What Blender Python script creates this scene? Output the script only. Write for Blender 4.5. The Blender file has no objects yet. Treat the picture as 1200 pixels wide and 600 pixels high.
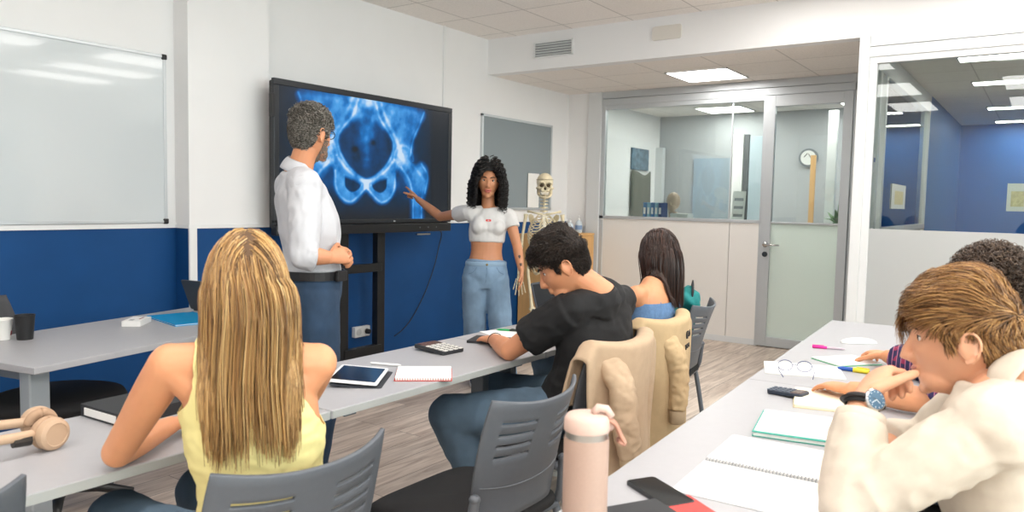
import bpy, bmesh, math, random
import numpy as np
from mathutils import Vector, Matrix, Euler, noise
from mathutils.bvhtree import BVHTree

random.seed(7)
rng = np.random.default_rng(7)
C = bpy.context.scene.collection
PI = math.pi

# ------------------------------------------------------------------ camera
CAM_H = 1.36
YAW, PITCH, ROLL, FPX = 0.956297646, 0.0711738847, 0.0204589817, 888.086
_f = Vector((math.sin(YAW) * math.cos(PITCH), math.cos(YAW) * math.cos(PITCH), -math.sin(PITCH)))
_r0 = Vector((math.cos(YAW), -math.sin(YAW), 0))
_u0 = _r0.cross(_f)
_r = _r0 * math.cos(ROLL) + _u0 * math.sin(ROLL)
_u = _r.cross(_f)
cd = bpy.data.cameras.new('camera')
cam = bpy.data.objects.new('camera', cd)
C.objects.link(cam)
cam.matrix_world = Matrix(((_r.x, _u.x, -_f.x, 0), (_r.y, _u.y, -_f.y, 0), (_r.z, _u.z, -_f.z, CAM_H), (0, 0, 0, 1)))
cd.sensor_width = 36.0
cd.lens = 36.0 * FPX / 1200.0
cd.clip_start = 0.05
cd.dof.use_dof = True
cd.dof.focus_distance = 3.5
cd.dof.aperture_fstop = 5.0
bpy.context.scene.camera = cam


def at(px, py, d):
    """measured point: photo pixel at depth d along the viewing axis"""
    return Vector((0, 0, CAM_H)) + (_f * FPX + _r * (px - 600) + _u * (300 - py)) * (d / FPX)


def ray(px, py):
    return _f * FPX + _r * (px - 600) + _u * (300 - py)


def onz(px, py, z):
    d = ray(px, py)
    return Vector((0, 0, CAM_H)) + d * ((z - CAM_H) / d.z)


def ony(px, py, y):
    d = ray(px, py)
    return Vector((0, 0, CAM_H)) + d * (y / d.y)


def onx(px, py, x):
    d = ray(px, py)
    return Vector((0, 0, CAM_H)) + d * (x / d.x)


# ------------------------------------------------------------------ materials
def lin(h):
    if isinstance(h, (tuple, list)):
        return tuple(h)
    h = h.lstrip('#')
    out = []
    for i in (0, 2, 4):
        c = int(h[i:i + 2], 16) / 255
        out.append(c / 12.92 if c <= .04045 else ((c + .055) / 1.055) ** 2.4)
    return tuple(out)


MATS = {}


def mat(name, col, rough=.5, metal=0., spec=.5, noise_amt=0., noise_scale=20., bump=0., bump_scale=60., sss=0., coat=0., stretch=None):
    if name in MATS:
        return MATS[name]
    m = bpy.data.materials.new(name)
    m.use_nodes = True
    nt = m.node_tree
    b = nt.nodes['Principled BSDF']
    c = lin(col)
    b.inputs['Base Color'].default_value = (*c, 1)
    b.inputs['Roughness'].default_value = rough
    b.inputs['Metallic'].default_value = metal
    b.inputs['Specular IOR Level'].default_value = spec
    if coat:
        b.inputs['Coat Weight'].default_value = coat
    if sss:
        b.inputs['Subsurface Weight'].default_value = sss
        b.inputs['Subsurface Radius'].default_value = (.012, .005, .003)
        b.inputs['Subsurface Scale'].default_value = 1
    tc = nt.nodes.new('ShaderNodeTexCoord')
    src = tc.outputs['Object']
    if stretch:
        mp = nt.nodes.new('ShaderNodeMapping')
        mp.inputs['Scale'].default_value = stretch
        nt.links.new(src, mp.inputs['Vector'])
        src = mp.outputs['Vector']
    if noise_amt:
        n = nt.nodes.new('ShaderNodeTexNoise')
        n.inputs['Scale'].default_value = noise_scale
        n.inputs['Detail'].default_value = 4
        nt.links.new(src, n.inputs['Vector'])
        r = nt.nodes.new('ShaderNodeValToRGB')
        r.color_ramp.elements[0].position = .3
        r.color_ramp.elements[1].position = .7
        r.color_ramp.elements[0].color = (*[max(0, x * (1 - noise_amt)) for x in c], 1)
        r.color_ramp.elements[1].color = (*[min(1, x * (1 + noise_amt)) for x in c], 1)
        nt.links.new(n.outputs['Fac'], r.inputs['Fac'])
        nt.links.new(r.outputs['Color'], b.inputs['Base Color'])
    if bump:
        n = nt.nodes.new('ShaderNodeTexNoise')
        n.inputs['Scale'].default_value = bump_scale
        n.inputs['Detail'].default_value = 3
        nt.links.new(src, n.inputs['Vector'])
        bp = nt.nodes.new('ShaderNodeBump')
        bp.inputs['Strength'].default_value = bump
        bp.inputs['Distance'].default_value = .01
        nt.links.new(n.outputs['Fac'], bp.inputs['Height'])
        nt.links.new(bp.outputs['Normal'], b.inputs['Normal'])
    MATS[name] = m
    return m


def emit(name, col, strength):
    if name in MATS:
        return MATS[name]
    m = bpy.data.materials.new(name)
    m.use_nodes = True
    nt = m.node_tree
    nt.nodes.remove(nt.nodes['Principled BSDF'])
    e = nt.nodes.new('ShaderNodeEmission')
    e.inputs['Color'].default_value = (*lin(col), 1)
    e.inputs['Strength'].default_value = strength
    nt.links.new(e.outputs[0], nt.nodes['Material Output'].inputs[0])
    MATS[name] = m
    return m


def glass_mat(name, tint, ior=1.5, refl=1.0):
    m = bpy.data.materials.new(name)
    m.use_nodes = True
    nt = m.node_tree
    nt.nodes.remove(nt.nodes['Principled BSDF'])
    t = nt.nodes.new('ShaderNodeBsdfTransparent')
    t.inputs['Color'].default_value = (*lin(tint), 1)
    g = nt.nodes.new('ShaderNodeBsdfGlossy')
    g.inputs['Roughness'].default_value = 0.0
    g.inputs['Color'].default_value = (refl, refl, refl, 1)
    fr = nt.nodes.new('ShaderNodeFresnel')
    fr.inputs['IOR'].default_value = ior
    mx = nt.nodes.new('ShaderNodeMixShader')
    nt.links.new(fr.outputs[0], mx.inputs[0])
    nt.links.new(t.outputs[0], mx.inputs[1])
    nt.links.new(g.outputs[0], mx.inputs[2])
    nt.links.new(mx.outputs[0], nt.nodes['Material Output'].inputs[0])
    return m


def frosted_mat(name, col, through=.45):
    m = bpy.data.materials.new(name)
    m.use_nodes = True
    nt = m.node_tree
    nt.nodes.remove(nt.nodes['Principled BSDF'])
    d = nt.nodes.new('ShaderNodeBsdfDiffuse')
    d.inputs['Color'].default_value = (*lin(col), 1)
    t = nt.nodes.new('ShaderNodeBsdfTranslucent')
    t.inputs['Color'].default_value = (*lin(col), 1)
    g = nt.nodes.new('ShaderNodeBsdfGlossy')
    g.inputs['Roughness'].default_value = .25
    mx = nt.nodes.new('ShaderNodeMixShader')
    mx.inputs[0].default_value = through
    m2 = nt.nodes.new('ShaderNodeMixShader')
    m2.inputs[0].default_value = .08
    nt.links.new(d.outputs[0], mx.inputs[1])
    nt.links.new(t.outputs[0], mx.inputs[2])
    nt.links.new(mx.outputs[0], m2.inputs[1])
    nt.links.new(g.outputs[0], m2.inputs[2])
    nt.links.new(m2.outputs[0], nt.nodes['Material Output'].inputs[0])
    return m


# ------------------------------------------------------------------ mesh builder
def basis(t, ref):
    t = Vector(t).normalized()
    a = Vector(ref) - t * Vector(ref).dot(t)
    if a.length < 1e-5:
        a = t.orthogonal()
    a.normalize()
    return t, a, t.cross(a)


class MB:
    def __init__(s):
        s.v, s.f, s.mi, s.m = [], [], [], 0

    def add(s, vs, fs):
        o = len(s.v)
        s.v.extend([Vector(x) for x in vs])
        for f in fs:
            s.f.append([i + o for i in f])
            s.mi.append(s.m)
        return s

    def box(s, c, size, rot=None):
        c = Vector(c)
        h = Vector(size) / 2
        M = rot if isinstance(rot, Matrix) else (Euler(rot).to_matrix() if rot else Matrix.Identity(3))
        vs = [c + M @ Vector((x * h.x, y * h.y, z * h.z)) for x in (-1, 1) for y in (-1, 1) for z in (-1, 1)]
        return s.add(vs, [(0, 1, 3, 2), (4, 6, 7, 5), (0, 4, 5, 1), (2, 3, 7, 6), (0, 2, 6, 4), (1, 5, 7, 3)])

    def bb(s, x0, x1, y0, y1, z0, z1):
        return s.box(((x0 + x1) / 2, (y0 + y1) / 2, (z0 + z1) / 2), (abs(x1 - x0), abs(y1 - y0), abs(z1 - z0)))

    def tube(s, pts, r, n=10, ref=(0, 0, 1), rb=None, caps=True):
        """swept tube; r (and rb) scalars or lists; ref fixes the first cross axis"""
        pts = [Vector(p) for p in pts]
        k = len(pts)
        ra = list(r) if hasattr(r, '__len__') else [r] * k
        rbb = ra if rb is None else (list(rb) if hasattr(rb, '__len__') else [rb] * k)
        refs = list(ref) if (hasattr(ref, '__len__') and hasattr(ref[0], '__len__')) else [ref] * k
        vs, fs = [], []
        for i, p in enumerate(pts):
            t = (pts[min(i + 1, k - 1)] - pts[max(i - 1, 0)])
            if t.length < 1e-7:
                t = Vector((0, 0, 1))
            t, a, b = basis(t, refs[i])
            for j in range(n):
                th = 2 * PI * j / n
                vs.append(p + a * (ra[i] * math.cos(th)) + b * (rbb[i] * math.sin(th)))
        for i in range(k - 1):
            for j in range(n):
                a0, a1 = i * n + j, i * n + (j + 1) % n
                fs.append((a0, a1, a1 + n, a0 + n))
        if caps:
            fs.append(tuple(range(n))[::-1])
            fs.append(tuple((k - 1) * n + j for j in range(n)))
        return s.add(vs, fs)

    def ell(s, c, rad, rot=None, nu=20, nv=12):
        c = Vector(c)
        rad = (rad,) * 3 if not hasattr(rad, '__len__') else rad
        M = rot if isinstance(rot, Matrix) else (Euler(rot).to_matrix() if rot else Matrix.Identity(3))
        vs, fs = [], []
        for i in range(1, nv):
            ph = PI * i / nv
            for j in range(nu):
                th = 2 * PI * j / nu
                vs.append(c + M @ Vector((rad[0] * math.sin(ph) * math.cos(th), rad[1] * math.sin(ph) * math.sin(th), rad[2] * math.cos(ph))))
        top, bot = len(vs), len(vs) + 1
        vs += [c + M @ Vector((0, 0, rad[2])), c - M @ Vector((0, 0, rad[2]))]
        for i in range(nv - 2):
            for j in range(nu):
                a0, a1 = i * nu + j, i * nu + (j + 1) % nu
                fs.append((a0, a0 + nu, a1 + nu, a1))
        for j in range(nu):
            fs.append((top, j, (j + 1) % nu))
            q = (nv - 2) * nu
            fs.append((bot, q + (j + 1) % nu, q + j))
        return s.add(vs, fs)

    def lathe(s, prof, c, n=32, axis=(0, 0, 1), ref=(1, 0, 0)):
        """prof: (radius, height) list from bottom to top"""
        c = Vector(c)
        t, a, b = basis(axis, ref)
        vs, fs = [], []
        for r, h in prof:
            for j in range(n):
                th = 2 * PI * j / n
                vs.append(c + t * h + a * (max(r, 1e-5) * math.cos(th)) + b * (max(r, 1e-5) * math.sin(th)))
        for i in range(len(prof) - 1):
            for j in range(n):
                a0, a1 = i * n + j, i * n + (j + 1) % n
                fs.append((a0, a1, a1 + n, a0 + n))
        fs.append(tuple(range(n))[::-1])
        fs.append(tuple((len(prof) - 1) * n + j for j in range(n)))
        return s.add(vs, fs)

    def prism(s, poly, z0, z1):
        n = len(poly)
        vs = [(p[0], p[1], z0) for p in poly] + [(p[0], p[1], z1) for p in poly]
        fs = [tuple(range(n))[::-1], tuple(range(n, 2 * n))]
        for i in range(n):
            j = (i + 1) % n
            fs.append((i, j, j + n, i + n))
        return s.add(vs, fs)

    def grid(s, fn, nu, nv, closed_u=False):
        vs = [fn(i / (nu - (0 if closed_u else 1)), j / (nv - 1)) for j in range(nv) for i in range(nu)]
        fs = []
        for j in range(nv - 1):
            for i in range(nu if closed_u else nu - 1):
                i2 = (i + 1) % nu
                fs.append((j * nu + i, j * nu + i2, (j + 1) * nu + i2, (j + 1) * nu + i))
        return s.add(vs, fs)

    def build(s, name, mats, parent=None, smooth=False, bevel=0, seg=2, world=False, solidify=0, subsurf=0, auto=None, off=0):
        me = bpy.data.meshes.new(name)
        vs = s.v
        if world and parent is not None:
            inv = (Matrix.Translation(parent.location) @ parent.rotation_euler.to_matrix().to_4x4()).inverted()
            vs = [inv @ v for v in vs]
        me.from_pydata([tuple(v) for v in vs], [], s.f)
        ms = mats if isinstance(mats, (list, tuple)) else [mats]
        for m in ms:
            me.materials.append(m)
        if len(ms) > 1:
            me.polygons.foreach_set('material_index', s.mi)
        bm = bmesh.new()
        bm.from_mesh(me)
        bmesh.ops.recalc_face_normals(bm, faces=bm.faces)
        bm.to_mesh(me)
        bm.free()
        if smooth or auto:
            me.polygons.foreach_set('use_smooth', [True] * len(me.polygons))
        if auto:
            me.set_sharp_from_angle(angle=math.radians(auto))
        o = bpy.data.objects.new(name, me)
        C.objects.link(o)
        if parent is not None:
            o.parent = parent
        if solidify:
            q = o.modifiers.new('thick', 'SOLIDIFY')
            q.thickness = solidify
            q.offset = off
        if bevel:
            q = o.modifiers.new('bevel', 'BEVEL')
            q.width = bevel
            q.segments = seg
            q.limit_method = 'ANGLE'
            q.angle_limit = math.radians(40)
            if not smooth and not auto:
                me.polygons.foreach_set('use_smooth', [True] * len(me.polygons))
                q.harden_normals = True
        if subsurf:
            q = o.modifiers.new('sub', 'SUBSURF')
            q.levels = q.render_levels = subsurf
        return o


def tag(o, label=None, cat=None, group=None, kind=None):
    if label:
        o['label'] = label
    if cat:
        o['category'] = cat
    if group:
        o['group'] = group
    if kind:
        o['kind'] = kind
    return o


def thing(name, label, cat, loc=(0, 0, 0), rz=0., group=None):
    o = bpy.data.objects.new(name, None)
    C.objects.link(o)
    o.location = loc
    o.rotation_euler = (0, 0, rz)
    return tag(o, label, cat, group)


def dup(root, loc, rz, label, group=None):
    r = root.copy()
    C.objects.link(r)
    r.location = loc
    r.rotation_euler = (0, 0, rz)
    r['label'] = label
    if group:
        r['group'] = group
    for ch in list(root.children):
        c = ch.copy()
        C.objects.link(c)
        c.parent = r
        for g in list(ch.children):
            d = g.copy()
            C.objects.link(d)
            d.parent = c
    return r


def struct(name, mb, m, parent=None, **k):
    o = mb.build(name, m, parent, **k)
    if parent is None:
        o['kind'] = 'structure'
    return o


def catmull(pts, n=8):
    pts = [Vector(p) for p in pts]
    P = [pts[0] * 2 - pts[1]] + pts + [pts[-1] * 2 - pts[-2]]
    out = []
    for i in range(1, len(P) - 2):
        for k in range(n):
            t = k / n
            a, b, c, d = P[i - 1], P[i], P[i + 1], P[i + 2]
            out.append(.5 * ((2 * b) + (c - a) * t + (2 * a - 5 * b + 4 * c - d) * t * t + (3 * b - a - 3 * c + d) * t ** 3))
    out.append(pts[-1])
    return out


def smooth01(a, b, x):
    t = min(1, max(0, (x - a) / (b - a)))
    return t * t * (3 - 2 * t)


def rrect(w, h, r, n=5):
    out = []
    for cx, cy, a0 in ((w / 2 - r, h / 2 - r, 0), (-w / 2 + r, h / 2 - r, 90), (-w / 2 + r, -h / 2 + r, 180), (w / 2 - r, -h / 2 + r, 270)):
        for k in range(n + 1):
            a = math.radians(a0 + 90 * k / n)
            out.append((cx + r * math.cos(a), cy + r * math.sin(a)))
    return out


def prism_in(mb, poly, O, U, V, t):
    """extrude a 2-D outline lying in the plane (O,U,V) by thickness t along U x V"""
    O, U, V = Vector(O), Vector(U), Vector(V)
    N = U.cross(V).normalized()
    n = len(poly)
    vs = [O + U * p[0] + V * p[1] for p in poly] + [O + U * p[0] + V * p[1] + N * t for p in poly]
    fs = [tuple(range(n))[::-1], tuple(range(n, 2 * n))]
    for i in range(n):
        j = (i + 1) % n
        fs.append((i, j, j + n, i + n))
    mb.add(vs, fs)
    return mb


# ------------------------------------------------------------------ room materials
M_wall = mat('wall_white', '#f0f0f0', .7, noise_amt=.012, noise_scale=3, bump=.05, bump_scale=300)
M_blue = mat('wall_blue', '#124880', .6, spec=.25, noise_amt=.06, noise_scale=4)
M_white = mat('white_trim', '#eceded', .45)
M_alu = mat('aluminium', '#c3c8cb', .4, metal=.35)
M_alu_w = mat('aluminium_white', '#dcdfe0', .4)
M_panel = mat('panel_white', '#e8e6e2', .5)
M_black = mat('black_plastic', '#17181a', .4)
M_dark = mat('dark_gap', '#0c0c0d', .8)
M_tabletop = mat('table_top', '#a8a8ac', .4, noise_amt=.015, noise_scale=40)
M_tableedge = mat('table_edge', '#aeb1af', .5)
M_leg = mat('leg_grey', '#6e757c', .4, metal=.2)
M_chair = mat('chair_plastic', '#565b62', .48, noise_amt=.03, noise_scale=90, bump=.06, bump_scale=700)
M_chairframe = mat('chair_frame', '#666b72', .4, metal=.2)
M_seat = mat('seat_fabric', '#121214', .85, bump=.25, bump_scale=900)
M_glass = glass_mat('clear_glass', '#eef4f2', 1.5)
M_frost = frosted_mat('frosted_film', '#d0d4d4', .35)
M_frost_g = frosted_mat('frosted_film_green', '#eefbf4', .3)
M_paper = mat('paper', '#f1f1ee', .7)
M_chrome = mat('chrome', '#c9cbcc', .2, metal=1)
M_wood = mat('cabinet_wood', '#d9aa6f', .5, noise_amt=.10, noise_scale=3, stretch=(6, 6, .6))
LIGHT = emit('led_panel', '#fffaf5', 8.4)
LIGHT2 = emit('led_panel_low', '#fffaf5', 17.0)
LIGHT3 = emit('led_panel_office', '#fffaf5', 14.0)


def tile_mat(name, ox, oy, col, line):
    m = bpy.data.materials.new(name)
    m.use_nodes = True
    nt = m.node_tree
    b = nt.nodes['Principled BSDF']
    b.inputs['Roughness'].default_value = .9
    tc = nt.nodes.new('ShaderNodeTexCoord')
    mp = nt.nodes.new('ShaderNodeMapping')
    mp.inputs['Location'].default_value = (-ox, -oy, 0)
    br = nt.nodes.new('ShaderNodeTexBrick')
    br.offset = 0
    br.squash = 1
    br.inputs['Scale'].default_value = 1
    br.inputs['Brick Width'].default_value = .6
    br.inputs['Row Height'].default_value = .6
    br.inputs['Mortar Size'].default_value = .006
    br.inputs['Mortar Smooth'].default_value = .2
    br.inputs['Color1'].default_value = (1, 1, 1, 1)
    br.inputs['Color2'].default_value = (.96, .96, .96, 1)
    br.inputs['Mortar'].default_value = (*[line] * 3, 1)
    n = nt.nodes.new('ShaderNodeTexNoise')
    n.inputs['Scale'].default_value = 120
    n.inputs['Detail'].default_value = 3
    r = nt.nodes.new('ShaderNodeValToRGB')
    c = lin(col)
    r.color_ramp.elements[0].position = .35
    r.color_ramp.elements[1].position = .6
    r.color_ramp.elements[0].color = (*[x * .88 for x in c], 1)
    r.color_ramp.elements[1].color = (*c, 1)
    mu = nt.nodes.new('ShaderNodeMix')
    mu.data_type = 'RGBA'
    mu.blend_type = 'MULTIPLY'
    mu.inputs[0].default_value = 1
    nt.links.new(tc.outputs['Object'], mp.inputs['Vector'])
    nt.links.new(mp.outputs[0], br.inputs['Vector'])
    nt.links.new(tc.outputs['Object'], n.inputs['Vector'])
    nt.links.new(n.outputs['Fac'], r.inputs['Fac'])
    nt.links.new(r.outputs['Color'], mu.inputs[6])
    nt.links.new(br.outputs['Color'], mu.inputs[7])
    nt.links.new(mu.outputs[2], b.inputs['Base Color'])
    return m


def floor_mat():
    m = bpy.data.materials.new('floor_planks')
    m.use_nodes = True
    nt = m.node_tree
    L = nt.links.new
    b = nt.nodes['Principled BSDF']
    b.inputs['Roughness'].default_value = .42
    tc = nt.nodes.new('ShaderNodeTexCoord')
    br = nt.nodes.new('ShaderNodeTexBrick')
    br.offset = .37
    br.inputs['Scale'].default_value = 1
    br.inputs['Brick Width'].default_value = 1.22
    br.inputs['Row Height'].default_value = .18
    br.inputs['Mortar Size'].default_value = .0016
    br.inputs['Color1'].default_value = (.0, .0, .0, 1)
    br.inputs['Color2'].default_value = (1, 1, 1, 1)
    br.inputs['Mortar'].default_value = (.2, .2, .2, 1)
    mp = nt.nodes.new('ShaderNodeMapping')
    mp.inputs['Scale'].default_value = (.9, 9, 1)
    n = nt.nodes.new('ShaderNodeTexNoise')
    n.inputs['Scale'].default_value = 2.6
    n.inputs['Detail'].default_value = 7
    n.inputs['Roughness'].default_value = .62
    n.inputs['Distortion'].default_value = .6
    mxv = nt.nodes.new('ShaderNodeVectorMath')
    mxv.operation = 'ADD'
    L(tc.outputs['Object'], br.inputs['Vector'])
    L(tc.outputs['Object'], mp.inputs['Vector'])
    sc = nt.nodes.new('ShaderNodeVectorMath')
    sc.operation = 'SCALE'
    sc.inputs['Scale'].default_value = 7
    L(br.outputs['Color'], sc.inputs[0])
    L(mp.outputs[0], mxv.inputs[0])
    L(sc.outputs[0], mxv.inputs[1])
    L(mxv.outputs[0], n.inputs['Vector'])
    r = nt.nodes.new('ShaderNodeValToRGB')
    e = r.color_ramp.elements
    e[0].position, e[0].color = .28, (*lin('#988578'), 1)
    e[1].position, e[1].color = .72, (*lin('#e2d4c6'), 1)
    q = e.new(.5)
    q.color = (*lin('#c4b4a6'), 1)
    L(n.outputs['Fac'], r.inputs['Fac'])
    mr = nt.nodes.new('ShaderNodeMapRange')
    mr.inputs[3].default_value = .86
    mr.inputs[4].default_value = 1.1
    L(br.outputs['Color'], mr.inputs[0])
    mu = nt.nodes.new('ShaderNodeMix')
    mu.data_type = 'RGBA'
    mu.blend_type = 'MULTIPLY'
    mu.inputs[0].default_value = 1
    L(r.outputs['Color'], mu.inputs[6])
    L(mr.outputs[0], mu.inputs[7])
    mo = nt.nodes.new('ShaderNodeMix')
    mo.data_type = 'RGBA'
    mo.inputs[7].default_value = (*lin('#4d443e'), 1)
    L(br.outputs['Fac'], mo.inputs[0])
    L(mu.outputs[2], mo.inputs[6])
    L(mo.outputs[2], b.inputs['Base Color'])
    return m


# ------------------------------------------------------------------ the room
YF, XB, XP, ZC, ZL = 4.493, 5.9, 7.446, 2.91, 2.578
X0, Y0 = -2.2, -3.2
XE = 12.6
struct('floor', MB().bb(X0, XE, Y0, 4.6, -.06, 0), floor_mat())
struct('ceiling', MB().bb(X0, XB, Y0, YF, ZC, ZC + .05), tile_mat('ceiling_tiles', 5.13, 3.56, '#fdf8f3', .64))
low = MB()
low.bb(XB + .12, XE, Y0, 4.6, ZL, ZL + .05)
struct('ceiling_lower', low, tile_mat('ceiling_tiles_low', 6.51, 3.0, '#fdf7f1', .68))
# front wall: lower blue band and upper white, with a shallow pier between whiteboard and screen
ZB = 1.155
struct('wall_front', MB().bb(X0, XP + .1, YF, YF + .1, ZB, 2.95), M_wall)
struct('wall_front_blue', MB().bb(X0, XP + .1, YF - .001, YF + .1, 0, ZB), M_blue)
struct('wall_pier', MB().bb(2.68, 3.27, 4.34, YF, ZB, 2.95), M_wall)
struct('wall_pier_blue', MB().bb(2.68, 3.27, 4.339, YF, 0, ZB), M_blue)
tr = MB()
tr.bb(X0, 2.68, YF - .014, YF, ZB, ZB + .028)
tr.bb(2.668, 3.282, 4.326, 4.34, ZB, ZB + .024)
tr.bb(2.668, 2.68, 4.34, YF, ZB, ZB + .024)
tr.bb(3.282, XP, YF - .014, YF, ZB, ZB + .024)
struct('trim_1', tr, M_white)
struct('trim_2', MB().bb(2.672, 2.722, 4.326, 4.34, 0, ZB), M_white)
struct('trim_3', MB().bb(5.235, 5.262, YF - .012, YF, ZB + .02, 2.91), M_white)
bs = MB()
bs.bb(X0, 2.68, YF - .012, YF, 0, .07)
bs.bb(3.27, XP, YF - .012, YF, 0, .07)
struct('baseboard_front', bs, mat('baseboard', '#2a3b57', .5))
# soffit beam where the ceiling drops
struct('wall_beam', MB().bb(XB, XB + .12, Y0, YF, ZL, 2.95), M_wall)
struct('wall_left', MB().bb(X0 - .1, X0, Y0, YF, 0, 2.95), M_wall)
wb = MB()
wb.bb(X0, XE, Y0 - .1, Y0, 0, .9)
wb.bb(X0, XE, Y0 - .1, Y0, 2.4, 2.95)
wb.bb(X0, -1.4, Y0 - .1, Y0, .9, 2.4)
wb.bb(4.2, XE, Y0 - .1, Y0, .9, 2.4)
struct('wall_back', wb, M_wall)
# unseen window added behind the camera to carry a fill light
wf = MB()
for x in (-1.4, .5, 2.4, 4.2):
    wf.bb(x - .03, x + .03, Y0 - .06, Y0, .9, 2.4)
wf.bb(-1.4, 4.2, Y0 - .06, Y0, .88, .94)
wf.bb(-1.4, 4.2, Y0 - .06, Y0, 2.36, 2.42)
win = struct('window_1', wf, M_alu_w)
MB().bb(-1.4, 4.2, Y0 - .04, Y0 - .034, .93, 2.37).build('window_pane', M_glass, win)
ld = bpy.data.lights.new('daylight', 'AREA')  # area lamp added in the unseen window as soft fill for the room
ld.shape = 'RECTANGLE'
ld.size, ld.size_y = 5.4, 1.4
ld.energy = 210
ld.color = (.93, .97, 1.0)
lo = bpy.data.objects.new('daylight', ld)
C.objects.link(lo)
lo.location = (1.4, Y0 - .12, 1.65)
lo.rotation_euler = (math.radians(90), 0, 0)

# return wall and white post beside the glazed partition
struct('wall_return', MB().bb(XP - .02, XP + .1, 4.2, YF, 0, ZL), M_wall)
struct('trim_4', MB().bb(XP - .05, XP + .05, 4.065, 4.225, 0, ZL), M_alu_w, bevel=.004)

# main glazed partition (faces -X) ---------------------------------
pt = MB()
pt.bb(XP - .03, XP + .03, 1.45, 4.065, 2.43, 2.50)
pt.bb(XP - .025, XP + .03, 1.45, 4.065, 2.505, ZL)
pt.bb(XP - .03, XP + .03, 4.02, 4.065, 0, 2.43)
pt.bb(XP - .03, XP + .03, 2.29, 4.065, 1.20, 1.232)
pt.bb(XP - .03, XP + .03, 2.275, 2.30, 0, 2.43)
pt.bb(XP - .03, XP + .03, 1.30, 1.49, 0, ZL)
pt.bb(XP - .025, XP + .025, 2.30, 4.02, 2.385, 2.43)
wp = struct('wall_partition', pt, M_alu, bevel=.003)
MB().bb(XP - .006, XP + .006, 2.615, 4.02, 1.232, 2.385).build('pane', M_glass, wp)
MB().bb(XP - .006, XP + .006, 2.30, 2.605, 1.232, 2.385).build('pane', M_glass, wp)
MB().bb(XP - .008, XP + .008, 2.603, 2.617, 1.232, 2.385).build('glazing_bead', M_alu, wp)
MB().bb(XP - .02, XP + .02, 2.596, 4.02, .06, 1.20).build('solid_panel', M_panel, wp)
MB().bb(XP - .02, XP + .02, 2.30, 2.590, .06, 1.20).build('solid_panel', M_panel, wp)
MB().bb(XP - .025, XP + .025, 2.30, 4.02, 0, .06).build('skirting', M_alu_w, wp)

# glazed door ---------------------------------------------------------
dr = MB()
for y0, y1, z0, z1 in ((2.185, 2.272, 0.01, 2.425), (1.495, 1.575, .01, 2.425), (1.575, 2.185, 2.32, 2.425), (1.575, 2.185, .01, .10), (1.575, 2.185, 1.205, 1.222)):
    dr.bb(XP - .045, XP + .012, y0, y1, z0, z1)
door = struct('door_1', dr, M_alu, bevel=.003)
MB().bb(XP - .02, XP - .012, 1.575, 2.185, 1.222, 2.32).build('door_pane', M_glass, door)
MB().bb(XP - .02, XP - .012, 1.575, 2.185, .10, 1.205).build('frosted_pane', M_frost_g, door)
hd = MB()
hd.tube([(XP - .045, 2.225, 1.0), (XP - .055, 2.225, 1.0)], .026, 20)
hd.tube([(XP - .055, 2.225, 1.0), (XP - .10, 2.225, 1.0)], .009)
hd.tube([(XP - .10, 2.23, 1.0), (XP - .10, 2.08, 1.0)], .009)
hd.build('door_handle', M_chrome, door, smooth=True)
lk = MB()
lk.tube([(XP - .045, 2.225, .905), (XP - .055, 2.225, .905)], .026, 20)
lk.box((XP - .056, 2.225, .903), (.003, .006, .02))
lk.build('lock', mat('lock_dark', '#50565b', .3, metal=.8), door, auto=40)

# right hand glazed partition in the plane of the beam ------------------
rp = MB()
rp.bb(XB - .03, XB + .06, 1.095, 1.165, 0, ZL)
rp.bb(XB - .02, XB + .05, -2.6, 1.095, 2.505, ZL)
rp.bb(XB - .025, XB + .05, -2.6, 1.095, 2.43, 2.50)
rp.bb(XB - .015, XB + .045, -2.6, 1.095, 2.385, 2.43)
rp.bb(XB - .015, XB + .045, 1.045, 1.095, .08, 2.385)
rp.bb(XB - .015, XB + .045, -2.6, 1.095, 0, .08)
rp.bb(XB - .02, XB + .05, -2.65, -2.6, 0, ZL)
rp.bb(XB, XB + .05, Y0, -2.65, 0, ZL)
wr = struct('wall_right', rp, M_alu_w, bevel=.003)
for y0, y1 in ((-.203, 1.045), (-1.40, -.207), (-2.6, -1.404)):
    MB().bb(XB + .01, XB + .022, y0, y1, 1.222, 2.385).build('pane', M_glass, wr)
    MB().bb(XB + .01, XB + .022, y0, y1, .08, 1.222).build('frosted_pane', M_frost, wr)

# side partition running away from the post, seen through the right glass -----
SY = 1.12
sp = MB()
SX1 = 9.25
sp.bb(XB + .06, SX1, SY - .03, SY + .03, 2.40, ZL)
sp.bb(XB + .06, SX1, SY - .025, SY + .025, .0, .09)
for x in (6.02, 6.36, 6.62, 9.2):
    sp.bb(x - .035, x + .035, SY - .03, SY + .03, 0, 2.42)
sp.bb(6.62, SX1, SY - .03, SY + .03, 1.17, 1.215)
ws = struct('wall_side', sp, M_alu_w, bevel=.003)
MB().bb(6.05, 6.33, SY - .006, SY + .006, .09, 2.40).build('pane', M_glass, ws)
MB().bb(6.655, 9.17, SY - .006, SY + .006, 1.215, 2.40).build('pane', M_glass, ws)
MB().bb(6.655, 9.17, SY - .006, SY + .006, .09, 1.17).build('frosted_pane', M_frost, ws)

# rooms beyond the glass ---------------------------------------------------
M_blue2 = mat('far_blue', '#2074c6', .5, noise_amt=.04, noise_scale=2)
M_grey2 = mat('office_wall', '#b9bcbf', .7)
struct('wall_far', MB().bb(XE, XE + .1, Y0, 1.6, 0, 2.6), M_blue2)
struct('wall_far_office', MB().bb(9.9, 10.0, 1.15, 4.6, 0, 2.6), M_grey2)
struct('wall_office_side', MB().bb(XP + .1, 9.9, 4.5, 4.6, 0, 2.6), M_wall)
struct('wall_corridor', MB().bb(9.25, XE, SY - .03, SY + .03, 0, 2.6), mat('corridor_blue', '#2f72b4', .5))
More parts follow.
